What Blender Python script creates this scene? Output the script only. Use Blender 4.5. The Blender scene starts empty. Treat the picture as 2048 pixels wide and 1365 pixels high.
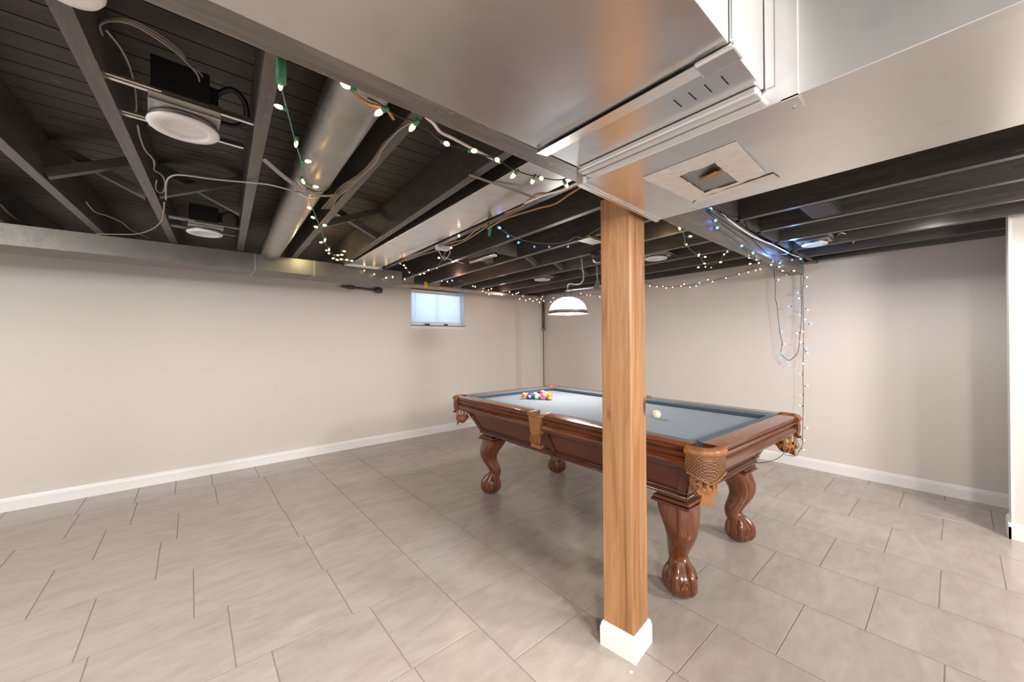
import bpy, bmesh, math, random
from mathutils import Vector, Matrix, Quaternion
random.seed(7)
S = bpy.context.scene
PI = math.pi

# ------------------------------------------------------------------ camera
H = 1.33                     # eye height
FPX = 756.46                 # focal length in pixels of the 2048 px wide frame
YAW, PITCH, ROLL = 0.86677747, 0.00187342, -0.00828549

def cam_axes():
    cy, sy, cp, sp = math.cos(YAW), math.sin(YAW), math.cos(PITCH), math.sin(PITCH)
    fwd = Vector((cy*cp, sy*cp, sp)); right = Vector((sy, -cy, 0)); up = right.cross(fwd)
    cr, sr = math.cos(ROLL), math.sin(ROLL)
    return right*cr + up*sr, up*cr - right*sr, fwd
CR, CU, CF = cam_axes()
cam = bpy.data.cameras.new('camera')
cam.lens = FPX/2048*36; cam.sensor_width = 36; cam.clip_start = 0.02
camo = bpy.data.objects.new('camera', cam); S.collection.objects.link(camo)
m = Matrix((( CR.x, CU.x, -CF.x, 0), (CR.y, CU.y, -CF.y, 0), (CR.z, CU.z, -CF.z, H), (0, 0, 0, 1)))
camo.matrix_world = m
S.camera = camo

# ------------------------------------------------------------------ world, lights, exposure
S.view_settings.view_transform = 'Standard'; S.view_settings.look = 'None'
S.view_settings.gamma = 1; S.view_settings.use_curve_mapping = False
S.view_settings.exposure = 0.0
S.cycles.max_bounces = 8; S.cycles.diffuse_bounces = 5; S.cycles.glossy_bounces = 4
S.cycles.caustics_reflective = False; S.cycles.caustics_refractive = False
S.cycles.sample_clamp_indirect = 4
W = bpy.data.worlds.new('world'); S.world = W; W.use_nodes = True
W.node_tree.nodes['Background'].inputs[0].default_value = (1.0, 0.985, 0.965, 1)
W.node_tree.nodes['Background'].inputs[1].default_value = 0.78

def lamp(name, kind, loc, energy, color=(1, .93, .85), size=.3, aim=None, size_y=None, spot=None, blend=.5):
    l = bpy.data.lights.new(name, kind); l.energy = energy; l.color = color
    if kind == 'AREA':
        l.size = size
        if size_y: l.shape = 'RECTANGLE'; l.size_y = size_y
        else: l.shape = 'DISK'
    else: l.shadow_soft_size = size
    if spot: l.spot_size = spot; l.spot_blend = blend
    o = bpy.data.objects.new(name, l); S.collection.objects.link(o); o.location = loc
    d = (Vector(aim) - Vector(loc)) if aim else Vector((0, 0, -1))
    o.rotation_euler = d.to_track_quat('-Z', 'Y').to_euler()
    return o
# unseen area lights added near ceiling height around the camera as soft fill
lamp('soft_fill_light', 'AREA', (-1.6, 1.6, 2.02), 50, (1, .95, .89), .5, aim=(-.6, 3.4, 0))
lamp('soft_fill_light', 'AREA', (-.9, -1.3, 2.02), 85, (1, .95, .89), .5, aim=(1.2, 2.0, .6))
lamp('soft_fill_light', 'AREA', (2.8, -1.6, 2.02), 75, (1, .95, .89), .5, aim=(3.4, .6, .5))
lamp('soft_fill_light', 'AREA', (.5, -2.6, 2.0), 85, (1, .96, .92), .5, aim=(2.0, 1.6, 1.0))
# recessed lamps just out of frame beside the metal ducts
lamp('recessed_lamp_light', 'SPOT', (.930, -.6, 2.25), 330, (1, .97, .93), .03, aim=(.93, 1.0, 0), spot=math.radians(150), blend=.6)
lamp('recessed_lamp_light', 'SPOT', (3.585, .12, 2.2), 42, (1, .97, .94), .02, aim=(3.8, .2, 0), spot=math.radians(150), blend=.6)

# ------------------------------------------------------------------ pixel helpers: turn a pixel into a point on a real plane
def ray(px, py): return CR*((px-1024)/FPX) - CU*((py-682.5)/FPX) + CF
def atz(px, py, z): r = ray(px, py); return Vector((0, 0, H)) + r*((z-H)/r.z)
def atx(px, py, x): r = ray(px, py); return Vector((0, 0, H)) + r*(x/r.x)
def aty(px, py, y): r = ray(px, py); return Vector((0, 0, H)) + r*(y/r.y)

# ------------------------------------------------------------------ materials
MATS = {}
def node_mat(name):
    mt = bpy.data.materials.new(name); mt.use_nodes = True
    nt = mt.node_tree; b = nt.nodes['Principled BSDF']
    MATS[name] = mt
    return mt, nt, b
def tex_coord(nt, scale=(1, 1, 1), kind='Object', rot=(0, 0, 0)):
    tc = nt.nodes.new('ShaderNodeTexCoord'); mp = nt.nodes.new('ShaderNodeMapping')
    mp.inputs['Scale'].default_value = scale; mp.inputs['Rotation'].default_value = rot
    nt.links.new(tc.outputs[kind], mp.inputs[0]); return mp.outputs[0]
def noise(nt, vec, scale, detail=4, rough=.55, dist=0):
    n = nt.nodes.new('ShaderNodeTexNoise'); n.inputs['Scale'].default_value = scale
    n.inputs['Detail'].default_value = detail; n.inputs['Roughness'].default_value = rough
    n.inputs['Distortion'].default_value = dist
    nt.links.new(vec, n.inputs['Vector']); return n.outputs['Fac']
def ramp(nt, fac, stops):
    r = nt.nodes.new('ShaderNodeValToRGB'); e = r.color_ramp.elements
    while len(e) > 1: e.remove(e[-1])
    for i, (p, c) in enumerate(stops):
        el = e[0] if i == 0 else e.new(p)
        el.position = p; el.color = (*c, 1)
    nt.links.new(fac, r.inputs[0]); return r.outputs[0]
def mix(nt, fac, a, b, mode='MIX'):
    mx = nt.nodes.new('ShaderNodeMix'); mx.data_type = 'RGBA'; mx.blend_type = mode
    for k, v in ((0, fac), (6, a), (7, b)):
        if hasattr(v, 'is_linked') or isinstance(v, bpy.types.NodeSocket): nt.links.new(v, mx.inputs[k])
        elif k == 0: mx.inputs[0].default_value = v
        else: mx.inputs[k].default_value = (*v, 1)
    return mx.outputs[2]
def bump(nt, b, h, strength=.2, dist=.01):
    bp = nt.nodes.new('ShaderNodeBump'); bp.inputs['Strength'].default_value = strength; bp.inputs['Distance'].default_value = dist
    nt.links.new(h, bp.inputs['Height']); nt.links.new(bp.outputs[0], b.inputs['Normal'])
def plain(name, col, rough=.5, metal=0, nscale=0, nvar=.12, bmp=0, coat=0, emis=None, es=0, spec=None):
    mt, nt, b = node_mat(name)
    b.inputs['Roughness'].default_value = rough; b.inputs['Metallic'].default_value = metal
    if coat: b.inputs['Coat Weight'].default_value = coat; b.inputs['Coat Roughness'].default_value = .12
    if spec is not None: b.inputs['Specular IOR Level'].default_value = spec
    v = tex_coord(nt)
    n = noise(nt, v, nscale or 12, 5)
    lo = tuple(c*(1-nvar) for c in col); hi = tuple(min(1, c*(1+nvar)) for c in col)
    nt.links.new(ramp(nt, n, [(.3, lo), (.7, hi)]), b.inputs['Base Color'])
    if bmp: bump(nt, b, n, bmp, .004)
    if emis: b.inputs['Emission Color'].default_value = (*emis, 1); b.inputs['Emission Strength'].default_value = es
    return mt

WALL = plain('greige_wall_paint', (.665, .620, .578), .6, nscale=160, nvar=.015, bmp=.05)
WHITE = plain('white_trim_paint', (.80, .79, .785), .35, nscale=40, nvar=.02)
GROUT = plain('grout', (.25, .215, .18), .8, nscale=60)
BLACKWIRE = plain('dark_green_wire', (.012, .02, .016), .5)
GREENPL = plain('green_plastic', (.05, .25, .14), .4)
TEALPL = plain('teal_plastic', (.0, .22, .17), .4)
CABLE = plain('beige_cable', (.33, .29, .24), .45)
WHITEPL = plain('white_plastic', (.78, .78, .78), .4, nvar=.02)
COPPER = plain('orange_cable', (.38, .19, .075), .4)
BLACKPL = plain('black_metal', (.012, .012, .013), .5, metal=.3)
YELLOW = plain('yellow_tag', (.8, .52, .03), .5)
ORANGE = plain('raw_orange_wood', (.40, .18, .055), .6, nscale=30, nvar=.35)
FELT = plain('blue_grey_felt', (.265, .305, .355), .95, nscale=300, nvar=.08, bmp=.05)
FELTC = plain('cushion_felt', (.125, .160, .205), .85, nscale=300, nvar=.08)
PEARL = plain('pearl_sight', (.85, .8, .75), .3)
GREYPL = plain('grey_metal_cap', (.22, .22, .22), .4, metal=.5)
CONDUIT = plain('grey_cord', (.42, .42, .42), .5)
IRONP = plain('dark_iron_pipe', (.10, .085, .07), .5, metal=.4, nvar=.3)
PIPEP = plain('painted_pipe', (.42, .37, .33), .4, nvar=.15)
TAPE = plain('crinkled_white_tape', (.72, .67, .64), .55, nscale=22, nvar=.06, bmp=.9)
TAPEDK = plain('dark_tape', (.10, .09, .08), .5)

def metal_mat(name, base=(.72, .72, .71), rough=(.22, .42), scale=5, b_str=.12, vary=.10):
    mt, nt, b = node_mat(name)
    b.inputs['Metallic'].default_value = 1
    v = tex_coord(nt)
    n = noise(nt, v, scale, 3, .5, .1); n2 = noise(nt, v, scale*7, 3, .5, .25)
    c = ramp(nt, n, [(.25, tuple(x*(1-vary) for x in base)), (.75, tuple(min(1, x*(1+vary)) for x in base))])
    c2 = mix(nt, .08 if b_str < .01 else .35, c, ramp(nt, n2, [(.35, tuple(x*.93 for x in base)), (.65, base)]))
    nt.links.new(c2, b.inputs['Base Color'])
    mr = nt.nodes.new('ShaderNodeMapRange'); mr.inputs[3].default_value = rough[0]; mr.inputs[4].default_value = rough[1]
    nt.links.new(n if b_str < .01 else n2, mr.inputs[0]); nt.links.new(mr.outputs[0], b.inputs['Roughness'])
    if b_str > .01: bump(nt, b, n, b_str, .02)
    else:      # gentle dents and faint smudges of hand-formed sheet
        nd = noise(nt, tex_coord(nt, (1, 1.6, 1)), 3.2, 1, .4, 0); bump(nt, b, nd, .10, .03)
        ns = noise(nt, tex_coord(nt, (1, 1, 1)), 9, 2, .5, .1)
        nt.links.new(mix(nt, ramp(nt, ns, [(.56, (0, 0, 0)), (.68, (.16, .16, .16))]), c2, (.50, .48, .46)), b.inputs['Base Color'])
    return mt
GALV = metal_mat('galvanized_steel', (.80, .79, .78), (.25, .31), 1.1, .0, .03)
GALVD = metal_mat('dull_galvanized_steel', (.42, .40, .37), (.35, .5), 7, .05)
GALVP = metal_mat('spiral_galvanized_steel', (.40, .385, .36), (.30, .5), 9, .06, .2)
CHROME = metal_mat('bright_zinc', (.75, .72, .66), (.2, .3), 30, .05)

def black_wood(name, base, axis, rough=.42):
    mt, nt, b = node_mat(name)
    sc = (1.2, 14, 14) if axis == 'x' else ((14, 1.2, 14) if axis == 'y' else (14, 14, 1.2))
    v = tex_coord(nt, sc, 'Generated' if False else 'Object')
    n = noise(nt, v, 2.2, 8, .65, .8)
    v2 = tex_coord(nt); n2 = noise(nt, v2, 1.7, 3)
    c = ramp(nt, n, [(.32, tuple(x*.4 for x in base)), (.52, base), (.72, tuple(x*1.8 for x in base))])
    c = mix(nt, n2, c, tuple(x*.8 for x in base))
    v3 = tex_coord(nt, (3, 14, 14) if axis == 'x' else (14, 3, 14)); n3 = noise(nt, v3, 3.2, 2)
    fleck = ramp(nt, n3, [(.69, (0, 0, 0)), (.705, (1, 1, 1))])
    c = mix(nt, fleck, c, (.26, .11, .05) if name.endswith('board') else tuple(x*1.5 for x in base))
    if name.endswith('board'):
        v4 = tex_coord(nt, (3.2, 9.8, 1)); vo = nt.nodes.new('ShaderNodeTexVoronoi'); vo.inputs['Scale'].default_value = 1.0; nt.links.new(v4, vo.inputs['Vector'])
        c = mix(nt, ramp(nt, vo.outputs['Distance'], [(.10, (1, 1, 1)), (.20, (0, 0, 0))]), c, (.012, .010, .009))
    nt.links.new(c, b.inputs['Base Color'])
    b.inputs['Roughness'].default_value = rough
    bump(nt, b, n, .35, .004)
    return mt
JOIST = black_wood('black_brown_painted_joist', (.088, .077, .068), 'y', .36)
BEAMM = black_wood('dark_painted_beam', (.19, .170, .155), 'x', .36)
BRACE = black_wood('painted_brace', (.10, .088, .078), 'x', .5)
BOARD = black_wood('dark_subfloor_board', (.050, .039, .030), 'x', .5)

def pine():
    mt, nt, b = node_mat('stained_pine')
    v = tex_coord(nt, (9, 9, .55)); n = noise(nt, v, 2.4, 9, .62, 1.1)
    v2 = tex_coord(nt, (26, 26, .5)); n2 = noise(nt, v2, 3, 6)
    c = ramp(nt, n, [(.3, (.18, .072, .026)), (.45, (.36, .170, .068)), (.58, (.47, .250, .115)), (.72, (.28, .125, .048))])
    c = mix(nt, ramp(nt, n2, [(.3, (.0, .0, .0)), (.7, (.5, .5, .5))]), c, (.27, .125, .048))
    # knots
    vo = nt.nodes.new('ShaderNodeTexVoronoi'); vo.inputs['Scale'].default_value = 1.0
    v3 = tex_coord(nt, (6.2, 6.2, 2.2)); nt.links.new(v3, vo.inputs['Vector'])
    k = ramp(nt, vo.outputs['Distance'], [(.06, (1, 1, 1)), (.11, (0, 0, 0))])
    c = mix(nt, k, c, (.10, .035, .02))
    nt.links.new(c, b.inputs['Base Color']); b.inputs['Roughness'].default_value = .42
    bump(nt, b, n2, .25, .003)
    return mt
PINE = pine()
def mahog(name, base=(.105, .028, .010), hi=(.23, .072, .024), axis='y', rough=.22):
    mt, nt, b = node_mat(name)
    sc = {'x': (1.5, 12, 12), 'y': (12, 1.5, 12), 'z': (12, 12, 2.2)}[axis]
    v = tex_coord(nt, sc); n = noise(nt, v, 2.2, 7, .6, 1.2)
    nt.links.new(ramp(nt, n, [(.3, base), (.7, hi)]), b.inputs['Base Color'])
    b.inputs['Roughness'].default_value = rough
    b.inputs['Coat Weight'].default_value = .5; b.inputs['Coat Roughness'].default_value = .15
    return mt
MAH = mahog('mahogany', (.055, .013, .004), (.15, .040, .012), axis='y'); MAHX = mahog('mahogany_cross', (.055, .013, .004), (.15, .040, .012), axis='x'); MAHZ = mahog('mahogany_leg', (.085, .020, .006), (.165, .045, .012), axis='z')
MAHP = mahog('mahogany_panel', (.075, .018, .009), (.125, .032, .015), axis='y', rough=.4)
MAHD = mahog('mahogany_dark_moulding', (.035, .010, .005), (.07, .02, .009), axis='y', rough=.3)
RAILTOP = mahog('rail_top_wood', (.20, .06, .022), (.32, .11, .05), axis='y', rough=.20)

def leather(name, weave):
    mt, nt, b = node_mat(name)
    v = tex_coord(nt, kind='Generated' if False else 'Object')
    n = noise(nt, v, 30, 4)
    c = ramp(nt, n, [(.3, (.215, .085, .026)), (.7, (.33, .135, .045))])
    if weave:
        wv = nt.nodes.new('ShaderNodeTexWave'); wv.wave_type = 'BANDS'; wv.bands_direction = 'DIAGONAL'
        wv.inputs['Scale'].default_value = 42; wv.inputs['Distortion'].default_value = 0
        nt.links.new(tex_coord(nt, (1, 1, 1)), wv.inputs['Vector'])
        wv2 = nt.nodes.new('ShaderNodeTexWave'); wv2.wave_type = 'BANDS'; wv2.bands_direction = 'DIAGONAL'
        wv2.inputs['Scale'].default_value = 42
        nt.links.new(tex_coord(nt, (1, 1, -1)), wv2.inputs['Vector'])
        h = mix(nt, 1, wv.outputs['Color'], wv2.outputs['Color'], 'MULTIPLY')
        c = mix(nt, h, tuple(x*.45 for x in (.215, .085, .026)), c)
        bump(nt, b, h, .8, .004)
    nt.links.new(c, b.inputs['Base Color']); b.inputs['Roughness'].default_value = .38
    return mt
LEA = leather('tan_leather', False); LEAW = leather('woven_tan_leather', True)

def tile_mat():
    mt, nt, b = node_mat('beige_stone_tile')
    at = nt.nodes.new('ShaderNodeAttribute'); at.attribute_name = 'tint'
    tc = nt.nodes.new('ShaderNodeTexCoord'); add = nt.nodes.new('ShaderNodeVectorMath'); add.operation = 'ADD'
    mul = nt.nodes.new('ShaderNodeVectorMath'); mul.operation = 'MULTIPLY'; mul.inputs[1].default_value = (31, 57, 0)
    nt.links.new(at.outputs['Color'], mul.inputs[0]); nt.links.new(tc.outputs['Object'], add.inputs[0]); nt.links.new(mul.outputs[0], add.inputs[1])
    mp = nt.nodes.new('ShaderNodeMapping'); mp.inputs['Scale'].default_value = (1.3, 3.2, 1); mp.inputs['Rotation'].default_value = (0, 0, -.35)
    nt.links.new(add.outputs[0], mp.inputs[0])
    n = noise(nt, mp.outputs[0], 2.2, 8, .62, .7); n2 = noise(nt, mp.outputs[0], 7, 5, .6, .5)
    c = ramp(nt, n, [(.25, (.32, .272, .232)), (.5, (.40, .35, .305)), (.75, (.465, .415, .37))])
    c = mix(nt, .3, c, ramp(nt, n2, [(.35, (.335, .292, .252)), (.65, (.455, .405, .358))]))
    nt.links.new(c, b.inputs['Base Color'])
    mr = nt.nodes.new('ShaderNodeMapRange'); mr.inputs[3].default_value = .15; mr.inputs[4].default_value = .28
    nt.links.new(n2, mr.inputs[0]); nt.links.new(mr.outputs[0], b.inputs['Roughness'])
    bump(nt, b, n2, .05, .004)
    return mt
TILE = tile_mat()

def emit(name, col, s):
    mt, nt, b = node_mat(name)
    b.inputs['Base Color'].default_value = (*col, 1); b.inputs['Emission Color'].default_value = (*col, 1)
    b.inputs['Emission Strength'].default_value = s
    return mt
B_WARM = emit('warm_bulb_glass', (1, .56, .20), 9)
B_PINK = emit('rosy_bulb_glass', (1, .58, .40), 9)
B_BLUE = emit('blue_bulb_glass', (.05, .17, 1), 9)
B_COOL = emit('white_bulb_glass', (1, .80, .60), 7)
BULBM = emit('lamp_bulb', (1, .93, .8), 60)
def opal():
    mt, nt, b = node_mat('opal_glass')
    b.inputs['Base Color'].default_value = (.9, .9, .9, 1); b.inputs['Roughness'].default_value = .25
    b.inputs['Emission Color'].default_value = (1, .97, .93, 1); b.inputs['Emission Strength'].default_value = 8.0
    return mt
OPAL = opal()
def blindm():
    mt, nt, b = node_mat('white_blind_slats')
    b.inputs['Base Color'].default_value = (.80, .86, .92, 1); b.inputs['Roughness'].default_value = .5
    tr = nt.nodes.new('ShaderNodeBsdfTranslucent'); tr.inputs[0].default_value = (.84, .91, .98, 1)
    ms = nt.nodes.new('ShaderNodeMixShader'); ms.inputs[0].default_value = .6
    out = nt.nodes['Material Output']
    nt.links.new(b.outputs[0], ms.inputs[1]); nt.links.new(tr.outputs[0], ms.inputs[2]); nt.links.new(ms.outputs[0], out.inputs[0])
    return mt
BLIND = blindm()
def glassm():
    mt, nt, b = node_mat('window_glass')
    b.inputs['Base Color'].default_value = (.9, .95, 1, 1); b.inputs['Roughness'].default_value = .02
    tr = nt.nodes.new('ShaderNodeBsdfTransparent'); tr.inputs[0].default_value = (.93, .96, .98, 1)
    fr = nt.nodes.new('ShaderNodeFresnel'); ms = nt.nodes.new('ShaderNodeMixShader')
    nt.links.new(fr.outputs[0], ms.inputs[0]); nt.links.new(tr.outputs[0], ms.inputs[1]); nt.links.new(b.outputs[0], ms.inputs[2])
    nt.links.new(ms.outputs[0], nt.nodes['Material Output'].inputs[0])
    return mt
GLASS = glassm()

# ------------------------------------------------------------------ mesh helpers
def link(o, parent=None):
    S.collection.objects.link(o)
    if parent: o.parent = parent
    return o
class MB:
    def __init__(s): s.v = []; s.f = []; s.mi = []; s.sm = []
    def add(s, vs, fs, mi=0, smooth=False):
        b = len(s.v); s.v += [tuple(p) for p in vs]
        for f in fs: s.f.append(tuple(b+i for i in f)); s.mi.append(mi); s.sm.append(smooth)
        return s
    def box(s, lo, hi, mi=0, mat=None):
        x0, y0, z0 = lo; x1, y1, z1 = hi
        vs = [Vector(p) for p in ((x0, y0, z0), (x1, y0, z0), (x1, y1, z0), (x0, y1, z0), (x0, y0, z1), (x1, y0, z1), (x1, y1, z1), (x0, y1, z1))]
        if mat: vs = [mat @ p for p in vs]
        return s.add(vs, [(0, 3, 2, 1), (4, 5, 6, 7), (0, 1, 5, 4), (1, 2, 6, 5), (2, 3, 7, 6), (3, 0, 4, 7)], mi)
    def hexa(s, b, t, mi=0):     # bottom quad, top quad (ccw from above)
        return s.add(list(b)+list(t), [(0, 3, 2, 1), (4, 5, 6, 7), (0, 1, 5, 4), (1, 2, 6, 5), (2, 3, 7, 6), (3, 0, 4, 7)], mi)
    def bar(s, p, q, w, h, mi=0, up=(0, 0, 1)):
        p, q = Vector(p), Vector(q); d = (q-p).normalized(); sd = d.cross(Vector(up)).normalized(); u = sd.cross(d)
        a = [p-sd*w/2-u*h/2, p+sd*w/2-u*h/2, p+sd*w/2+u*h/2, p-sd*w/2+u*h/2]
        b = [v+(q-p) for v in a]
        return s.add(a+b, [(0, 1, 2, 3), (4, 7, 6, 5), (0, 4, 5, 1), (1, 5, 6, 2), (2, 6, 7, 3), (3, 7, 4, 0)], mi)
    def tube(s, pts, r, n=8, mi=0, cap=True, smooth=True):
        pts = [Vector(p) for p in pts]; rs = r if isinstance(r, (list, tuple)) else [r]*len(pts)
        t0 = (pts[1]-pts[0]).normalized(); ref = Vector((0, 0, 1)) if abs(t0.z) < .9 else Vector((1, 0, 0))
        u = t0.cross(ref).normalized(); vs = []
        for i, p in enumerate(pts):
            t = (pts[min(i+1, len(pts)-1)]-pts[max(i-1, 0)])
            t = t.normalized() if t.length > 1e-9 else t0
            u = (u - t*u.dot(t)); u = u.normalized() if u.length > 1e-6 else t.cross(Vector((1, 0, 0))).normalized()
            w = t.cross(u)
            for k in range(n):
                a = 2*PI*k/n; vs.append(p+(u*math.cos(a)+w*math.sin(a))*rs[i])
        fs = [(i*n+k, i*n+(k+1) % n, (i+1)*n+(k+1) % n, (i+1)*n+k) for i in range(len(pts)-1) for k in range(n)]
        if cap: fs += [tuple(range(n-1, -1, -1)), tuple((len(pts)-1)*n+k for k in range(n))]
        return s.add(vs, fs, mi, smooth)
    def lathe(s, prof, c=(0, 0, 0), n=24, mi=0, smooth=True, mat=None):
        vs = []; c = Vector(c)
        for r, z in prof:
            for k in range(n):
                a = 2*PI*k/n; p = Vector((r*math.cos(a), r*math.sin(a), z))
                if mat: p = mat @ p
                vs.append(p+c)
        fs = [(i*n+k, i*n+(k+1) % n, (i+1)*n+(k+1) % n, (i+1)*n+k) for i in range(len(prof)-1) for k in range(n)]
        return s.add(vs, fs, mi, smooth)
    def extrude(s, prof, fn, t0, t1, mi=0, smooth=False, caps=True):   # closed profile list, fn(u,v,t)->point
        n = len(prof)
        vs = [fn(u, v, t0) for u, v in prof]+[fn(u, v, t1) for u, v in prof]
        fs = [(k, (k+1) % n, n+(k+1) % n, n+k) for k in range(n)]
        s.add(vs, fs, mi, smooth)
        if caps: s.add(vs, [tuple(range(n-1, -1, -1)), tuple(range(n, 2*n))], mi, False)
        return s
    def build(s, name, mats, parent=None, loc=None, bevel=0, sharp=None):
        me = bpy.data.meshes.new(name); me.from_pydata(s.v, [], s.f)
        if not isinstance(mats, (list, tuple)): mats = [mats]
        for mt in mats: me.materials.append(mt)
        me.polygons.foreach_set('material_index', s.mi); me.polygons.foreach_set('use_smooth', s.sm)
        bm = bmesh.new(); bm.from_mesh(me); bmesh.ops.recalc_face_normals(bm, faces=bm.faces); bm.to_mesh(me); bm.free()
        me.update()
        if sharp is not None:
            try: me.set_sharp_from_angle(angle=math.radians(sharp))
            except Exception: pass
        o = bpy.data.objects.new(name, me); link(o, parent)
        if loc: o.location = loc
        if bevel:
            bv = o.modifiers.new('bevel', 'BEVEL'); bv.width = bevel; bv.segments = 2; bv.limit_method = 'ANGLE'
        return o
def tag(o, label, cat, group=None, kind=None):
    o['label'] = label; o['category'] = cat
    if group: o['group'] = group
    if kind: o['kind'] = kind
    return o
def struct(o): o['kind'] = 'structure'; return o
def empty(name, loc, rz=0):
    o = bpy.data.objects.new(name, None); o.location = loc; o.rotation_euler = (0, 0, rz); return link(o)
def smooth_path(pts, sub=6):
    pts = [Vector(p) for p in pts]; out = []
    for i in range(len(pts)-1):
        p0, p1, p2, p3 = pts[max(i-1, 0)], pts[i], pts[i+1], pts[min(i+2, len(pts)-1)]
        for k in range(sub):
            t = k/sub
            out.append(.5*((2*p1)+(p2-p0)*t+(2*p0-5*p1+4*p2-p3)*t*t+(3*p1-p0-3*p2+p3)*t**3))
    out.append(pts[-1]); return out

# ------------------------------------------------------------------ floor: stone tiles laid in two directions
XL, XR, YL, YR = -2.6, 5.1, -3.2, 5.1
def build_floor():
    mb = MB(); mb.box((XL, YL, -.05), (XR, YR, -.0015), 0)
    rects = []
    g = .0022
    # left field: rows run along x
    rows = [(4.50, 4.95, [-2.0, -1.55, -1.13, -.70, -.37, -.115, .152, .517]), (3.98, 4.50, [-2.1, -1.62, -1.12, -.675, -.35, .165, .555]),
            (3.47, 3.98, [-2.2, -1.75, -1.3, -.88, -.47, -.08, .552]), (2.94, 3.47, [-2.0, -1.53, -1.08, -.62, -.16, .56]),
            (2.41, 2.94, [-2.15, -1.7, -1.27, -.84, -.385, .005, .585]), (1.93, 2.41, [-2.2, -1.75, -1.3, -.8, -.34, .136, .60]),
            (1.45, 1.93, [-2.0, -1.55, -1.1, -.65, -.2, .26, .68]), (.99, 1.45, [-1.9, -1.4, -.95, -.5, -.04, .42, .69]),
            (.53, .99, [-2.0, -1.6, -1.1, -.65, -.2, .26]), (.07, .53, [-1.9, -1.4, -.95, -.5, -.04, .42])]
    y = .07; k = 0
    while y > YL:
        rows.append((max(y-.46, YL), y, [-2.0+.23*(k % 2)+.46*i for i in range(7) if -2.0+.23*(k % 2)+.46*i < .9])); y -= .46; k += 1
    rows.append((4.95, YR, [-1.5, -.6, .3]))
    for y0, y1, xs in rows:
        e = [XL]+xs+[1.02]
        for a, b in zip(e[:-1], e[1:]): rects.append((a, b, y0, y1))
    cols = [(1.02, 1.47, .745), (1.47, 1.87, .735), (1.87, 2.335, .506), (2.335, 2.795, .746), (2.795, 3.275, .533), (3.275, 3.752, .768),
            (3.752, 4.23, .54), (4.23, 4.70, .77), (4.70, XR, .54)]
    for x0, x1, ph in cols:
        ys = [ph+.463*i for i in range(-9, 10)]; ys = [YL]+[v for v in ys if YL < v < YR]+[YR]
        for a, b in zip(ys[:-1], ys[1:]): rects.append((x0, x1, a, b))
    tints = []
    for x0, x1, y0, y1 in rects:
        mb.add([(x0+g, y0+g, -.001), (x1-g, y0+g, -.001), (x1-g, y1-g, -.001), (x0+g, y1-g, -.001), (x0+g+.001, y0+g+.001, 0), (x1-g-.001, y0+g+.001, 0), (x1-g-.001, y1-g-.001, 0), (x0+g+.001, y1-g-.001, 0)],
               [(4, 5, 6, 7), (0, 1, 5, 4), (1, 2, 6, 5), (2, 3, 7, 6), (3, 0, 4, 7)], 1)
    o = mb.build('floor', [GROUT, TILE])
    me = o.data; at = me.attributes.new('tint', 'FLOAT_COLOR', 'FACE')
    n = len(me.polygons); vals = [0.0]*(4*n)
    for i in range(6, n):
        random.seed((i-6)//5); c = (random.random(), random.random(), random.random())
        vals[4*i:4*i+4] = [*c, 1]
    at.data.foreach_set('color', vals)
    struct(o)
build_floor()
random.seed(11)

# ------------------------------------------------------------------ walls
YW, XW = 4.95, 4.85
WZ = 2.30
wx0, wx1, wz0, wz1 = 2.352, 3.238, 1.575, 2.098
mb = MB()
T = .14
mb.box((XL, YW, 0), (wx0, YW+T, WZ)); mb.box((wx1, YW, 0), (XW+T, YW+T, WZ))
mb.box((wx0, YW, 0), (wx1, YW+T, wz0-.001)); mb.box((wx0, YW, wz1+.002), (wx1, YW+T, WZ))
struct(mb.build('wall_left', WALL))
mb = MB(); mb.box((XW, YL, 0), (XW+.12, YW, 2.178)); struct(mb.build('wall_right', WALL))
mb = MB(); mb.box((4.28, 4.805, 0), (XW, YW, 2.098)); struct(mb.build('wall_pilaster', WALL))
# end of the partition at the right
mb = MB(); mb.box((4.128, YL, 0), (4.31, -.235, 2.178)); struct(mb.build('wall_partition', WALL))
mb = MB(); mb.box((4.122, -.235, .0), (4.316, -.222, 2.176)); struct(mb.build('trim_1', WHITE, bevel=.001))
# sill plate on the right wall
mb = MB(); mb.box((XW-.012, YL, 2.18), (XW+.11, 4.9, 2.198)); struct(mb.build('trim_2', ORANGE))
mb = MB(); mb.box((XW-.03, YL, 2.20), (XW+.11, 4.94, 2.31)); struct(mb.build('trim_3', JOIST))

def baseboard(name, p, q, n):       # profile extruded from p to q, n = direction off the wall
    p, q, n = Vector(p), Vector(q), Vector(n)
    prof = [(0, 0), (.013, 0), (.013, .080), (.010, .090), (.010, .094), (.004, .108), (0, .108)]
    mb = MB(); mb.extrude(prof, lambda u, v, t: p.lerp(q, t)+n*u+Vector((0, 0, v)), 0, 1)
    return struct(mb.build(name, WHITE))
baseboard('baseboard_left', (XL, YW, 0), (4.28, YW, 0), (0, -1, 0))
baseboard('baseboard_pilaster', (4.28, 4.805, 0), (4.84, 4.805, 0), (0, -1, 0))
baseboard('baseboard_right', (XW, YL, 0), (XW, 4.80, 0), (-1, 0, 0))
baseboard('baseboard_partition', (4.128, YL, 0), (4.128, -.21, 0), (-1, 0, 0))
baseboard('baseboard_partition_end', (4.115, -.222, 0), (4.329, -.222, 0), (0, 1, 0))

# ceiling boards
mb = MB()
y = 1.815-.102*50; k = 0
while y < YR:
    if y > YL-.1: mb.box((XL, y+.003, 2.320), (XR, y+.099, 2.345), 0)
    y += .102; k += 1
mb.box((XL, YL, 2.346), (XR, YR, 2.36), 1)
struct(mb.build('ceiling', [BOARD, BLACKPL]))

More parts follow.
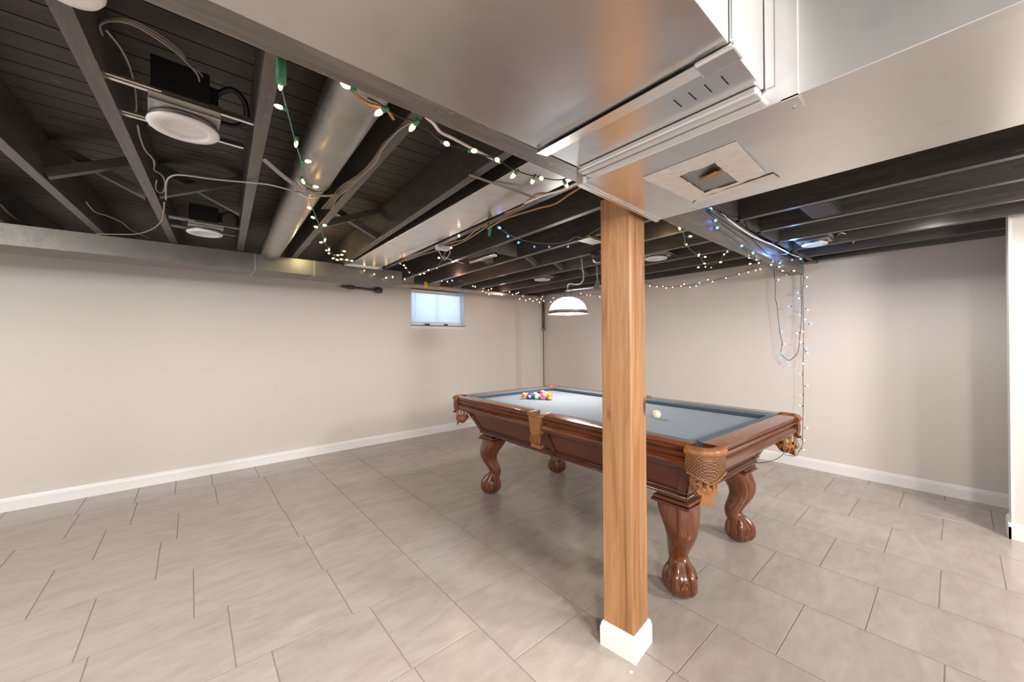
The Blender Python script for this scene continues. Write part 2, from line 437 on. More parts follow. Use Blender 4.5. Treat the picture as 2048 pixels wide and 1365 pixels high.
# ------------------------------------------------------------------ joists
ZJ, ZT = 2.10, 2.318
def joist(x1, s1, y0, y1, label, w=.043, mat=JOIST, x2=None):
    """right edge x at y=1 is x1, slope s1"""
    f = lambda y: x1+s1*(y-1)
    a, b = f(y0), f(y1)
    mb = MB(); mb.hexa([(a-w, y0, ZJ), (a, y0, ZJ), (b, y1, ZJ), (b-w, y1, ZJ)], [(a-w, y0, ZT), (a, y0, ZT), (b, y1, ZT), (b-w, y1, ZT)])
    o = mb.build('ceiling_joist', mat, bevel=.0015)
    return tag(o, label, 'joist', 'black painted ceiling joists')
NJ = [(-1.46, .05, 'black ceiling joist at the far left, highest above the left wall duct'),
      (-1.02, .05, 'black ceiling joist above the left wall duct with loose wires at its foot'),
      (-.60, .053, 'black ceiling joist left of the one carrying the two recessed lights'),
      (-.217, .051, 'black ceiling joist just left of the two round recessed lights'),
      (.186, .053, 'black ceiling joist between the recessed lights and the round pipe'),
      (.600, .046, 'black ceiling joist right of the round pipe with the grey cable bundle'),
      (1.005, .056, 'black ceiling joist along the left side of the flat steel joist duct'),
      (1.462, .035, 'black ceiling joist along the right side of the flat steel joist duct'),
      (1.812, .059, 'black ceiling joist behind the blue bulb swag, left of the post'),
      (2.255, .047, 'black ceiling joist above the billiard lamp, beside the small steel box'),
      (2.668, .048, 'black ceiling joist from which the billiard lamp hangs'),
      (3.108, .030, 'black ceiling joist before the two far recessed lights'),
      (3.515, .044, 'black ceiling joist behind the two far recessed lights'),
      (3.950, .052, 'black ceiling joist third from the right wall over the table'),
      (4.380, .048, 'black ceiling joist second from the right wall over the table')]
for i, (x, s, lab) in enumerate(NJ):
    joist(x, s, .99 if x < 2.4 else 1.08+.02*(x-2.4), 4.94, lab)
SJ = [(1.90, .012, 'black ceiling joist right beside the big trunk duct'),
      (2.30, .012, 'black ceiling joist second from the big trunk duct'),
      (2.728, .014, 'black ceiling joist over the open floor, third from the trunk duct'),
      (3.134, .012, 'black ceiling joist over the open floor with a pipe stub beside it'),
      (3.568, .0, 'black ceiling joist over the open floor with a dark metal plate'),
      (3.998, .022, 'black ceiling joist beside the right-hand recessed light'),
      (4.42, .02, 'black ceiling joist nearest the right wall before the beam')]
for x, s, lab in SJ: joist(x, s, YL, .90+.035*(x-1.9), lab)

# girder carried by the post
st = [(-2.2, .84, .94, 1.95), (.5, .868, .946, 1.95), (1.5, .884, .966, 1.95), (3.3, .958, 1.062, 1.978), (4.848, 1.025, 1.160, 2.006)]
mb = MB()
for (x0, a0, b0, z0), (x1, a1, b1, z1) in zip(st[:-1], st[1:]):
    mb.hexa([(x0, a0, z0), (x1, a1, z1), (x1, b1, z1), (x0, b0, z0)], [(x0, a0, 2.098), (x1, a1, 2.098), (x1, b1, 2.098), (x0, b0, 2.098)])
tag(mb.build('girder', BEAMM, bevel=.002), 'long dark painted girder across the ceiling, resting on the wooden post', 'beam')
# blocking between the girder and the subfloor
mb = MB(); mb.box((-2.2, .905, 2.10), (4.84, .935, 2.318)); struct(mb.build('trim_4', JOIST))

# cross braces between joists, row at y = 2.75
BR = [(2, 3, 'between the two leftmost visible joists'), (3, 4, 'over the farther recessed light'), (5, 6, 'left of the flat steel joist duct'),
      (8, 9, 'above the small steel box'), (9, 10, 'in the bay of the billiard lamp'), (10, 11, 'right of the billiard lamp'), (11, 12, 'in the bay of the far recessed lights'), (12, 13, 'near the right wall')]
for a, b, where in BR:
    fa = NJ[a][0]+NJ[a][1]*1.75; fb = NJ[b][0]-.043+NJ[b][1]*1.75
    for k, (za, zb, dy, side) in enumerate(((2.125, 2.295, -.035, 'rising to the right'), (2.295, 2.125, .035, 'rising to the left'))):
        if a == 8: dy += .24
        mb = MB(); mb.bar((fa, 2.76+dy, za), (fb, 2.76+dy, zb), .04, .042)
        tag(mb.build('cross_brace', BRACE), 'short wooden cross brace %s, %s' % (where, side), 'brace', 'wooden cross bracing between the joists')

# ------------------------------------------------------------------ post
pc = (1.452, .951)
t = empty('wooden_post', (pc[0], pc[1], 0), math.radians(6.5))
tag(t, 'square orange-brown wooden post with a white base under the steel duct', 'post')
mb = MB(); h = .0685; c = .007
prof = [(-h+c, -h), (h-.002, -h), (h, -h+.002), (h, h), (-h, h), (-h, -h+c)]
mb.extrude(prof, lambda u, v, t_: Vector((u, v, t_)), .0, 1.947)
mb.build('shaft', PINE, t)
mb = MB(); pr = [(0, 0), (.013, 0), (.013, .080), (.010, .088), (.009, .096), (.004, .106), (0, .106)]
e = h+.0005
cor = [(-e, -e), (e, -e), (e, e), (-e, e)]
for i in range(4):
    a, b = cor[i], cor[(i+1) % 4]
    def P(u, v, w, a=a, b=b):
        sa = (math.copysign(1, a[0])*u, math.copysign(1, a[1])*u); sb = (math.copysign(1, b[0])*u, math.copysign(1, b[1])*u)
        return Vector((a[0]+sa[0], a[1]+sa[1], v)) if w == 0 else Vector((b[0]+sb[0], b[1]+sb[1], v))
    mb.extrude(pr, P, 0, 1)
bb = mb.build('base_trim', WHITE, t); bb['label'] = 'white mitred base trim'

# ------------------------------------------------------------------ big ducts
# trunk duct running towards the camera
DX0, DX1, DZ = 1.003, 1.572, 1.86
t = empty('trunk_duct', (1.29, -1, DZ)); t0 = Vector((-1.29, 1, -DZ))
tag(t, 'wide galvanized trunk duct crossing the ceiling above the post, taped patch beneath', 'duct')
mb = MB(); mb.hexa([(DX0, YL, DZ), (DX1+.03, YL, DZ), (DX1, .845, DZ), (DX0, .812, DZ)], [(DX0, YL, 2.31), (DX1+.03, YL, 2.31), (DX1, .845, 2.31), (DX0, .812, 2.31)])
o = mb.build('sheet_metal_body', GALV, t, loc=t0, bevel=.002)
mb = MB()  # drive cleat, folded under the edge
for y in (.2335,):
    mb.box((DX0-.006, y-.015, DZ-.004), (DX0, y+.015, 2.30)); mb.box((DX0-.006, y-.015, DZ-.006), (DX0+.055, y+.015, DZ-.0005))
mb.lathe([(.004, -.003), (.004, 0)], (DX0+.035, .234, DZ-.006), 8)
mb.build('drive_cleat', GALV, t, loc=t0)
mb = MB(); mb.box((DX0-.004, .262, 1.90), (DX0, .278, 2.30)); mb.box((DX0-.006, .274, 1.905), (DX0-.001, .2785, 2.30)); mb.build('corner_flange', GALV, t, loc=t0)
mb = MB()  # end flange towards the girder and lower strip
mb.hexa([(DX0-.002, .812, DZ-.006), (DX1+.002, .846, DZ-.006), (DX1+.002, .862, DZ-.006), (DX0-.002, .828, DZ-.006)],
        [(DX0-.002, .812, DZ+.03), (DX1+.002, .846, DZ+.03), (DX1+.002, .862, DZ+.03), (DX0-.002, .828, DZ+.03)])
mb.box((DX0-.010, .800, DZ-.004), (DX0+.006, .826, 1.945))
mb.build('end_flange', GALV, t, loc=t0)
# branch duct towards the left
BZ = 1.90
t = empty('branch_duct', (0, .54, BZ)); t0 = Vector((0, -.54, -BZ))
tag(t, 'broad flat galvanized branch duct joining the trunk duct, above the camera', 'duct')
mb = MB(); mb.box((-2.2, .28, BZ), (.79, .800, 2.24))
mb.build('sheet_metal_body', GALV, t, loc=t0, bevel=.0015)
mb = MB()
mb.add([(.800, .281, BZ), (.995, .281, BZ), (.995, .80, BZ), (.800, .80, BZ), (.800, .281, 2.24), (.995, .281, 2.24), (.995, .80, 2.24), (.800, .80, 2.24)],
       [(0, 3, 2, 1), (4, 5, 6, 7), (0, 1, 5, 4), (1, 2, 6, 5), (2, 3, 7, 6), (3, 0, 4, 7)])
mb.build('collar', GALV, t, loc=t0, bevel=.0015)
mb = MB(); NN = 20; vs = []
for i in range(NN+1):
    u_ = i/NN; y0 = .272+.535*u_; bow = .010*math.sin(PI*u_)+.003*math.sin(u_*9)
    vs += [(.786-bow*.5, y0, BZ-.010-bow*.4), (.832, y0, BZ-.005), (.832, y0, BZ-.0006), (.790, y0, BZ-.003-bow*.3)]
mb.add(vs, [(i*4+j, i*4+(j+1) % 4, i*4+4+(j+1) % 4, i*4+4+j) for i in range(NN) for j in range(4)]+[(0, 1, 2, 3), tuple(NN*4+j for j in range(4))])
mb.build('slip_cleat', GALV, t, loc=t0)
mb = MB(); mb.box((.784, .268, BZ-.016), (.834, .345, BZ-.005)); mb.box((.788, .272, BZ), (.80, .28, 2.23)); mb.build('cleat_corner', GALV, t, loc=t0, bevel=.004)
for y0 in (.36, .395, .43, .325):
    mb = MB(); mb.box((.875, y0, BZ-.0008), (.915, y0+.0025, BZ+.0005)); mb.build('slot', BLACKPL, t, loc=t0)
mb = MB(); mb.box((.965, .285, BZ-.02), (DX0-.002, .800, BZ-.0005)); mb.build('joint_strip', GALV, t, loc=t0, bevel=.006)

# tape patch under the trunk duct
t = empty('taped_patch', tuple(atz(1410, 350, DZ-.002)))
tag(t, 'crinkled white tape patch with a torn square under the trunk duct', 'patch')
def zq(pts, z): return [atz(px, py, z) - t.location for px, py in pts]
out = zq(((1285, 356), (1384, 402), (1532, 347), (1472, 284)), DZ-.0030); inn = zq(((1358, 351), (1409, 384), (1477, 363), (1430, 325)), DZ-.0030)
mb = MB()
def ripple(P): return P+Vector((0, 0, -.004*abs(math.sin(P.x*61+P.y*37))))
N = 10
for i in range(4):
    a, b, c_, d = out[i], out[(i+1) % 4], inn[(i+1) % 4], inn[i]
    for u in range(N):
        for v in range(4):
            q = []
            for (uu, vv) in ((u, v), (u+1, v), (u+1, v+1), (u, v+1)):
                P0 = a.lerp(b, uu/N); P1 = d.lerp(c_, uu/N); q.append(ripple(P0.lerp(P1, vv/4)))
            mb.add(q, [(0, 1, 2, 3)])
            mb.add([Vector((p.x, p.y, DZ-.0006-t.location.z)) for p in q], [(3, 2, 1, 0)])
            if v == 0: mb.add([q[0], q[1], Vector((q[1].x, q[1].y, DZ-.0006-t.location.z)), Vector((q[0].x, q[0].y, DZ-.0006-t.location.z))], [(0, 1, 2, 3)])
mb.build('tape', TAPE, t)
mb = MB(); q = inn; mb.add([p+Vector((0, 0, .0008)) for p in q]+[p+Vector((0, 0, .002)) for p in q], [(0, 1, 2, 3), (7, 6, 5, 4), (0, 4, 5, 1), (1, 5, 6, 2), (2, 6, 7, 3), (3, 7, 4, 0)])
mb.build('square_panel', GALVP, t)
mb = MB(); tp = zq(((1396, 362), (1428, 338), (1443, 344), (1432, 352)), DZ-.008)
tp[1].z -= .012; mb.add(tp+[p+Vector((0, 0, .003)) for p in tp], [(0, 1, 2, 3), (7, 6, 5, 4), (0, 4, 5, 1), (1, 5, 6, 2), (2, 6, 7, 3), (3, 7, 4, 0)])
mb.build('torn_flap', ORANGE, t)
t2 = empty('tape_strip', tuple(atz(1470, 377, DZ-.003))); tag(t2, 'long white tape strip along the duct edge beside the taped patch', 'tape')
q = [atz(px, py, DZ-.002)-t2.location for px, py in ((1384, 408), (1395, 398), (1560, 356), (1546, 347))]
q = [q[0], q[2], q[3], q[1]]
mb = MB(); mb.add([p-Vector((0, 0, .002)) for p in q]+q, [(0, 1, 2, 3), (7, 6, 5, 4), (0, 4, 5, 1), (1, 5, 6, 2), (2, 6, 7, 3), (3, 7, 4, 0)]); mb.build('strip', TAPE, t2)

# rectangular duct along the left wall
t = empty('wall_duct', (0, 4, 1.96)); t0 = Vector((0, -4, -1.96))
tag(t, 'long rectangular grey metal duct hung under the joists along the left wall', 'duct')
mb = MB(); LX = 1.735
sk = lambda x: 3.83+.012*(x+1.1)
for x0, x1 in ((-2.5, .415), (.42, .872), (.877, LX)):
    e = .0 if x0 > .8 else 0
    mb.hexa([(x0, sk(x0), 1.958), (x1, sk(x1), 1.958), (x1, sk(x1)+.34, 1.958), (x0, sk(x0)+.34, 1.958)], [(x0, sk(x0), 2.098), (x1, sk(x1), 2.098), (x1, sk(x1)+.34, 2.098), (x0, sk(x0)+.34, 2.098)])
mb.build('sheet_metal_body', metal_mat('left_duct_steel', (.20, .193, .175), (.42, .6), 11, .06, .16), t, loc=t0, bevel=.003)
for x in (.4175, .8745, -1.0):
    mb = MB(); mb.box((x-.004, sk(x)-.002, 1.955), (x+.004, sk(x)+.343, 2.097)); mb.build('seam_band', GALVD, t, loc=t0)
# flat duct in the joist bay
t = empty('joist_bay_duct', (1.2, 2.3, 2.09)); t0 = Vector((-1.2, -2.3, -2.09))
tag(t, 'flat galvanized duct panel filling a joist bay from girder to left wall duct', 'duct')
mb = MB(); fx = lambda y: 1.088+.028*(y-1.0); fx2 = lambda y: 1.385-.012+.035*(y-1.0)
mb.hexa([(fx(.97), .97, 2.088), (fx2(.97), .97, 2.088), (fx2(3.82), 3.82, 2.088), (fx(3.82), 3.82, 2.088)], [(fx(.97), .97, 2.29), (fx2(.97), .97, 2.29), (fx2(3.82), 3.82, 2.29), (fx(3.82), 3.82, 2.29)])
mb.build('sheet_metal_body', GALV, t, loc=t0, bevel=.003)
mb = MB()   # end collar dropping to the wall duct
mb.box((1.13, 3.80, 2.075), (1.50, 3.845, 2.10)); mb.build('end_collar', GALV, t, loc=t0)
# small duct piece beside the girder
t = empty('duct_offcut', (.72, 1.05, 2.12)); tag(t, 'short shiny duct piece above the warm bulbs beside the girder', 'duct')
mb = MB(); mb.box((-.09, -.06, -.02), (.245, .10, .02)); mb.build('sheet_metal_body', GALV, t, bevel=.003)
mb = MB(); mb.box((.07, -.063, -.024), (.08, .10, -.018)); mb.build('seam_rib', GALV, t)

# round pipe
t = empty('round_duct', (.45, 1.1, 2.13)); tag(t, 'round galvanized pipe running between the joists to the left wall duct', 'pipe')
p0, p1 = Vector((.395, .96, 2.128)), Vector((.535, 3.93, 2.128))
d = (p1-p0).normalized(); mb = MB(); o0 = t.location
q = [p0, p0+d*.75, p0+d*.751, p1]
mb.tube([p-o0 for p in (p0, p0+d*.98)], [.086, .083], 36); mb.build('upper_pipe_section', GALVP, t, sharp=40)
mb = MB(); mb.tube([p-o0 for p in (p0+d*.95, p1)], [.077, .077], 36); mb.build('lower_pipe_section', GALVP, t, sharp=40)
for k, r in ((.955, .0875), (.983, .086), (1.10, .0795)):
    mb = MB(); mb.tube([p0+d*k-o0, p0+d*(k+.012)-o0], [r, r], 36); mb.build('joint_ring', CHROME, t, sharp=40)
# strap holding the pipe
mb = MB(); a, b = atz(527, 318, 2.10), atz(685, 384, 2.10)
pts = smooth_path([a, a.lerp(b, .3)+Vector((0, 0, -.052)), a.lerp(b, .6)+Vector((0, 0, -.066)), a.lerp(b, .85)+Vector((0, 0, -.04)), b], 5)
for i in range(len(pts)-1): mb.bar(pts[i], pts[i+1], .028, .003)
tag(mb.build('hanger_strap', GALVD), 'bent grey metal strap slung under the round pipe', 'strap')
mb = MB(); pts = smooth_path([atz(938, 349, 2.095), atz(985, 366, 2.083), atz(1040, 385, 2.07), atz(1079, 400, 2.05)], 5)
for i in range(len(pts)-1): mb.bar(pts[i], pts[i+1], .020, .003)
tag(mb.build('hanger_strap', GALVD), 'loose grey metal strap hanging across the flat joist duct', 'strap')

# ------------------------------------------------------------------ recessed lights
def recessed(px, py, z, rad, label, rz, housing=True, bx=.0):
    c = atz(px, py, z); t = empty('recessed_light', tuple(c), rz); tag(t, label, 'light', 'round recessed ceiling lights')
    mb = MB(); R = rad
    mb.lathe([(0, .022), (R*.60, .022), (R*.66, .016), (R*.69, .004), (R*.70, -.001)], n=48)
    mb.build('lens', WHITEPL, t, sharp=50)
    mb = MB(); mb.lathe([(R*.66, .003), (R*.70, -.002), (R*.96, .001), (R, .006), (R*.99, .010), (R*.66, .010)], n=48); mb.build('trim_ring', WHITEPL, t, sharp=60)
    if housing:
        mb = MB(); mb.lathe([(R*.97, .011), (R*.97, .024), (0, .024)], n=40); mb.box((-.092, -.105, .025), (.092, .105, .075)); mb.build('housing_can', GALVD, t, bevel=.004)
        mb = MB(); mb.box((-.085, -.125, .055), (.06, -.02, .16)); mb.box((.06, -.1, .07), (.085, -.03, .135)); mb.build('junction_box', BLACKPL, t, bevel=.003)
        for s in (-1, 1):
            mb = MB(); mb.box((-.185, s*.112-.007, .045), (.185, s*.112+.007, .062)); mb.box((-.185, s*.112-.012, .052), (-.06, s*.112+.012, .055)); mb.build('mounting_bar', CHROME, t)
        mb = MB(); pts = [(.075, -.07, .12), (.12, -.10, .15), (.16, -.09, .13), (.172, -.04, .09), (.14, .01, .075), (.085, .02, .08)]
        mb.tube(smooth_path(pts, 5), .009, 8); mb.build('flexible_conduit', BLACKPL, t)
    return t
recessed(369, 262, 2.075, .098, 'round white recessed light nearest the top left corner, unlit', math.radians(3))
recessed(410, 469, 2.075, .098, 'round white recessed light in the same bay, closer to the left wall', math.radians(3))
recessed(1085, 561, 2.088, .10, 'round white recessed light seen edge-on left of the billiard lamp', math.radians(3), bx=1)
recessed(1312, 519, 2.088, .10, 'round white recessed light just right of the wooden post', math.radians(3))
t = recessed(1629, 491, 2.090, .085, 'round white recessed light in the dark bays at the right', 0)
# smoke alarm at the very top
c = atz(131, -20, 2.062); t = empty('smoke_alarm', tuple(c)); tag(t, 'white round alarm under the joist at the top left edge', 'alarm')
mb = MB(); mb.lathe([(0, -.006), (.03, -.006), (.05, 0), (.058, .012), (.06, .036), (0, .036)], n=32); mb.build('cover', WHITEPL, t, sharp=50)

# ------------------------------------------------------------------ window
def window():
    g = empty('window_1', (0, YW, 0)); g['kind'] = 'structure'; off = Vector((0, -YW, 0))
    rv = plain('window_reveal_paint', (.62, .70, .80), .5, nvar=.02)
    mb = MB(); d = .135
    mb.box((wx1-.006, YW+.001, wz0), (wx1-.0005, YW+d, wz1)); mb.box((wx0+.0005, YW+.001, wz0), (wx0+.006, YW+d, wz1)); mb.box((wx0, YW+.001, wz1-.004), (wx1, YW+d, wz1)); mb.box((wx0, YW+.001, wz0), (wx1, YW+d, wz0+.006))
    mb.build('window_reveal', rv, g, loc=off)
    mb = MB(); y0 = YW+.095
    mb.box((wx0+.006, y0, wz0+.006), (wx0+.045, y0+.03, wz1-.004)); mb.box((wx1-.045, y0, wz0+.006), (wx1-.006, y0+.03, wz1-.004))
    mb.box((wx0+.04, y0, wz0+.006), (wx1-.04, y0+.03, wz0+.05)); mb.box((wx0+.04, y0, wz1-.04), (wx1-.04, y0+.03, wz1-.004)); mb.box(((wx0+wx1)/2-.008, y0+.002, wz0+.05), ((wx0+wx1)/2+.008, y0+.028, wz1-.04))
    mb.build('window_frame', WHITE, g, loc=off)
    mb = MB(); mb.box((wx0+.04, y0+.012, wz0+.045), (wx1-.04, y0+.016, wz1-.035)); mb.build('pane', GLASS, g, loc=off)
    mb = MB(); mb.box((wx0-.002, YW-.016, wz0-.048), (wx1+.006, YW-.0005, wz0-.010)); mb.build('window_apron', WHITE, g, loc=off, bevel=.002)
    mb = MB(); mb.box((wx0-.002, YW-.020, wz0-.010), (wx1+.004, YW-.0005, wz0+.004)); mb.build('window_sill', plain('brown_sill', (.28, .14, .08), .5, nscale=30), g, loc=off)
    mb = MB(); mb.box((wx0, YW-.012, wz1-.022), (wx1-.1, YW-.0005, wz1-.001)); mb.build('window_head', ORANGE, g, loc=off)
    b = empty('window_blind', ((wx0+wx1)/2, YW+.06, wz1-.03)); tag(b, 'closed white mini blind lowered in the small basement window', 'blind')
    o = b.location; hw = .405
    mb = MB(); z = -.035
    while z > -.43:
        mb.add([(-hw, -.006, z), (hw, -.006, z), (hw, .006, z-.0135), (-hw, .006, z-.0135)], [(0, 1, 2, 3)]); z -= .0115
    mb.build('slats', BLIND, b)
    mb = MB(); mb.box((-hw-.005, -.014, -.03), (hw+.005, .014, -.004)); mb.build('headrail', WHITEPL, b)
    mb = MB(); mb.box((-hw, -.008, z-.008), (hw, .008, z)); mb.build('bottom_rail', WHITEPL, b)
    mb = MB(); mb.tube([(-hw+.05, -.016, -.03), (-hw+.05, -.018, -.36)], .0025, 6); mb.build('tilt_wand', WHITEPL, b)
    # things lying on the sill
    for x, w, lab in ((2.62, .035, 'small dark box lying left of centre on the window ledge'), (2.93, .025, 'small dark clip lying right of centre on the window ledge')):
        mb = MB(); mb.box((x-w, YW+.02, wz0+.0065), (x+w, YW+.045, wz0+.028)); tag(mb.build('ledge_box', BLACKPL, bevel=.003), lab, 'box')
window()
lamp('daylight', 'AREA', ((wx0+wx1)/2, YW+.45, 1.95), 5.5, (.80, .90, 1), .9, aim=((wx0+wx1)/2, YW, 1.84), size_y=.6)

# ------------------------------------------------------------------ pipes on the walls
t = empty('wall_pipe', (3.2, 4.55, 2.066)); tag(t, 'thin grey pipe under the joists along the left wall above the window', 'pipe')
mb = MB(); mb.tube([(1.76-3.2, -.01, 0), (4.35-3.2, .01, .006)], .026, 16); mb.build('run', PIPEP, t)
mb = MB(); mb.tube(smooth_path([(4.33-3.2, .01, .006), (4.40-3.2, .012, .004), (4.44-3.2, .0, -.01), (4.45-3.2, -.03, -.012)], 5), .032, 14); mb.build('elbow', PIPEP, t)
for x in (-.55, .1):
    mb = MB(); mb.tube([(x, -.001, 0), (x+.03, 0, 0)], .030, 16); mb.build('coupling', PIPEP, t)
t = empty('wall_pipe', (4.62, 2.9, 2.165)); tag(t, 'thick brown-grey pipe along the top of the right wall behind the post', 'pipe')
mb = MB(); mb.tube([(0, -1.70, .0), (0, 1.85, -.01)], .036, 18); mb.build('run', PIPEP, t)
for y in (-.5, .35):
    mb = MB(); mb.tube([(0, y, 0), (0, y+.05, 0)], .042, 18); mb.build('coupling', PIPEP, t)
t = empty('vertical_pipe', (4.79, 4.77, 2.05)); tag(t, 'dark vertical pipe in the far corner ending in a thin rod', 'pipe')
mb = MB(); mb.tube([(0, 0, 0), (0, 0, -.50)], .021, 14); mb.build('sleeve', IRONP, t)
mb = MB(); mb.tube([(0, 0, -.50), (0, 0, -2.045)], .007, 8); mb.build('rod', IRONP, t)
mb = MB(); mb.box((-.03, -.02, -.53), (.03, .02, -.495)); mb.build('bracket', GALVD, t)
t = empty('iron_valve', tuple(aty(728, 578, 4.88))); tag(t, 'short rusty iron pipe with a valve on the left wall under the duct end', 'valve')
mb = MB(); mb.tube([(-.22, 0, .006), (.16, 0, -.004)], .014, 12); mb.build('pipe', IRONP, t)
mb = MB(); mb.tube([(-.20, 0, .006), (-.13, 0, .004)], .026, 10, smooth=False); mb.tube([(-.27, 0, .008), (-.22, 0, .006)], .017, 10); mb.build('union_nut', IRONP, t)
mb = MB(); mb.tube([(.15, 0, -.004), (.23, 0, -.006)], .032, 12); mb.tube([(.19, 0, .05), (.19, 0, -.04)], .022, 12); mb.tube([(.19, 0, -.006), (.19, .07, -.006)], .022, 10); mb.build('valve_body', IRONP, t)
mb = MB(); c = aty(852, 569, 4.515); mb.box((-.028, -.004, -.05), (.028, .004, .03)); o = mb.build('tag', YELLOW, loc=c, bevel=.004); tag(o, 'yellow paper tag hanging on the pipe above the window', 'tag')

# ------------------------------------------------------------------ pool table
TH = .845; TW, TL = 1.28, 2.29
tb = empty('pool_table', (2.400, 1.815, 0), -.034)
tag(tb, 'dark red mahogany pool table with blue-grey felt and claw feet behind the post', 'table')
hx, hy = TW/2, TL/2; CG = .115; SG = .062; CU_ = .095; NOSE = .145
railp = [(.095, TH), (.012, TH), (.004, TH-.003), (0, TH-.010), (.002, TH-.019), (.009, TH-.022), (.009, TH-.026), (.001, TH-.030), (-.003, TH-.038), (.001, TH-.046),
         (.013, TH-.050), (.016, TH-.058), (.006, TH-.066), (-.002, TH-.078), (-.003, TH-.090), (.004, TH-.104), (.016, TH-.115), (.030, TH-.121), (.095, TH-.121)]
cushp = [(.095, TH-.001), (.102, TH-.0005), (NOSE-.004, TH-.004), (NOSE, TH-.009), (NOSE-.004, TH-.015), (.118, TH-.040), (.095, TH-.040)]
segs = []
for s in (-1, 1):
    for a, b in ((-(hy-CG), -SG), (SG, hy-CG)): segs.append(('y', s, a, b))
    segs.append(('x', s, -(hx-CG), hx-CG))
for ax, s, a, b in segs:
    fn = (lambda u, v, t_, s=s: Vector((s*(hx-u), t_, v))) if ax == 'y' else (lambda u, v, t_, s=s: Vector((t_, s*(hy-u), v)))
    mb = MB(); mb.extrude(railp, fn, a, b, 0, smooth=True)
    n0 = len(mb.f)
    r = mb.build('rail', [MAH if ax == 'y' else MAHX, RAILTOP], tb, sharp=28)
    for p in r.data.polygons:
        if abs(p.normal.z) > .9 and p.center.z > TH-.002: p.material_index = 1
    # cushion with angled jaws
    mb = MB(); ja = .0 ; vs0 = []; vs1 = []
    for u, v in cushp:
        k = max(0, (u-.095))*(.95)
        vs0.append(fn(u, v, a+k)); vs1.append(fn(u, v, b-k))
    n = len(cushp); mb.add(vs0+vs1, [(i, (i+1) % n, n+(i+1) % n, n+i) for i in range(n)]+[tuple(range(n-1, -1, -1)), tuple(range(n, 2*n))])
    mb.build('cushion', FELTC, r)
    for k in (1, 2, 3):
        mb = MB(); c_ = fn(.05, TH+.0006, a+(b-a)*k/4); mb.lathe([(0, .0006), (.0045, .0005), (.005, 0)], c_, 12)
        mb.build('sight', PEARL, r)
# bed
def arc(cx, cy, r, a0, a1, n=8): return [(cx+r*math.cos(math.radians(a0+(a1-a0)*i/n)), cy+r*math.sin(math.radians(a0+(a1-a0)*i/n))) for i in range(n+1)]
bx, by = hx-.10, hy-.10; ol = []
for qd, (sx, sy) in enumerate(((1, 1), (-1, 1), (-1, -1), (1, -1))):
    pass
ol += arc(bx, -by, .065, 180, 90)[::-1][::-1]
cpts = []
def corner(sx, sy):
    a = {(1, 1): (270, 180), (-1, 1): (0, -90), (-1, -1): (90, 0), (1, -1): (180, 90)}[(sx, sy)]
    return arc(sx*bx, sy*by, .065, *a)
outl = corner(1, -1) + arc(bx, 0, .05, 270, 90) + corner(1, 1) + corner(-1, 1) + arc(-bx, 0, .05, 90, -90) + corner(-1, -1)
mb = MB(); mb.extrude(outl, lambda u, v, t_: Vector((u, v, t_)), TH-.068, TH-.040)
mb.build('bed', FELT, tb)
# cabinet
mb = MB(); zt, zb = TH-.118, .525
def ring(zz, ex=0):
    k = (zt-zz)/(zt-zb); X = .555-.105*k+ex; Y = 1.01-.085*k+ex
    return [Vector((-X, -Y, zz)), Vector((X, -Y, zz)), Vector((X, Y, zz)), Vector((-X, Y, zz))]
mb.hexa(ring(zb), ring(zt)); mb.build('cabinet', MAHP, tb)
mb = MB()   # raised frame round each panel
for i in range(4):
    T0, T1 = ring(zt, .002)[i], ring(zt, .002)[(i+1) % 4]; B0, B1 = ring(zb, .002)[i], ring(zb, .002)[(i+1) % 4]
    nrm = ((T1-T0).cross(T0-B0)).normalized()
    if nrm.dot((T0+T1)/2*Vector((1, 1, 0)) if False else Vector(((T0+T1).x, (T0+T1).y, 0))) < 0: nrm = -nrm
    def strip(a, b, c_, d, th=.008):
        q = [a, b, c_, d]; mb.add([p for p in q]+[p+nrm*th for p in q], [(0, 1, 2, 3), (7, 6, 5, 4), (0, 4, 5, 1), (1, 5, 6, 2), (2, 6, 7, 3), (3, 7, 4, 0)])
    def pt(u, v): return (B0.lerp(B1, u)).lerp(T0.lerp(T1, u), v)
    Lh = (T1-T0).length; e = .05/Lh
    strip(pt(0, 0), pt(e, 0), pt(e, 1), pt(0, 1)); strip(pt(1-e, 0), pt(1, 0), pt(1, 1), pt(1-e, 1))
    strip(pt(0, 0), pt(1, 0), pt(1, .13), pt(0, .13)); strip(pt(0, .9), pt(1, .9), pt(1, 1), pt(0, 1))
    if Lh > 1.5: strip(pt(.5-e*.45, 0), pt(.5+e*.45, 0), pt(.5+e*.45, 1), pt(.5-e*.45, 1))
mb.build('panel_frame', MAH, tb)
mb = MB()
for i in range(4):
    a, b = ring(zb, .012)[i], ring(zb, .012)[(i+1) % 4]
    mb.tube([a+Vector((0, 0, .002)), b+Vector((0, 0, .002))], .009, 8)
    a, b = ring(zb+.034, .010)[i], ring(zb+.034, .010)[(i+1) % 4]; mb.tube([a, b], .004, 6)
    a, b = ring(zt-.006, .008)[i], ring(zt-.006, .008)[(i+1) % 4]; mb.tube([a, b], .008, 8)
mb.build('moulding', MAHD, tb)
for s in (-1, 1):
    mb = MB(); pr_ = [(-.10, zb+.004), (-.05, zb-.006), (-.03, zb-.022), (0, zb-.034), (.03, zb-.022), (.05, zb-.006), (.10, zb+.004)]
    mb.extrude(pr_, lambda u, v, t_, s=s: Vector((s*t_, u, v)), .435, .465); mb.build('carved_drop', MAH, tb, sharp=40)
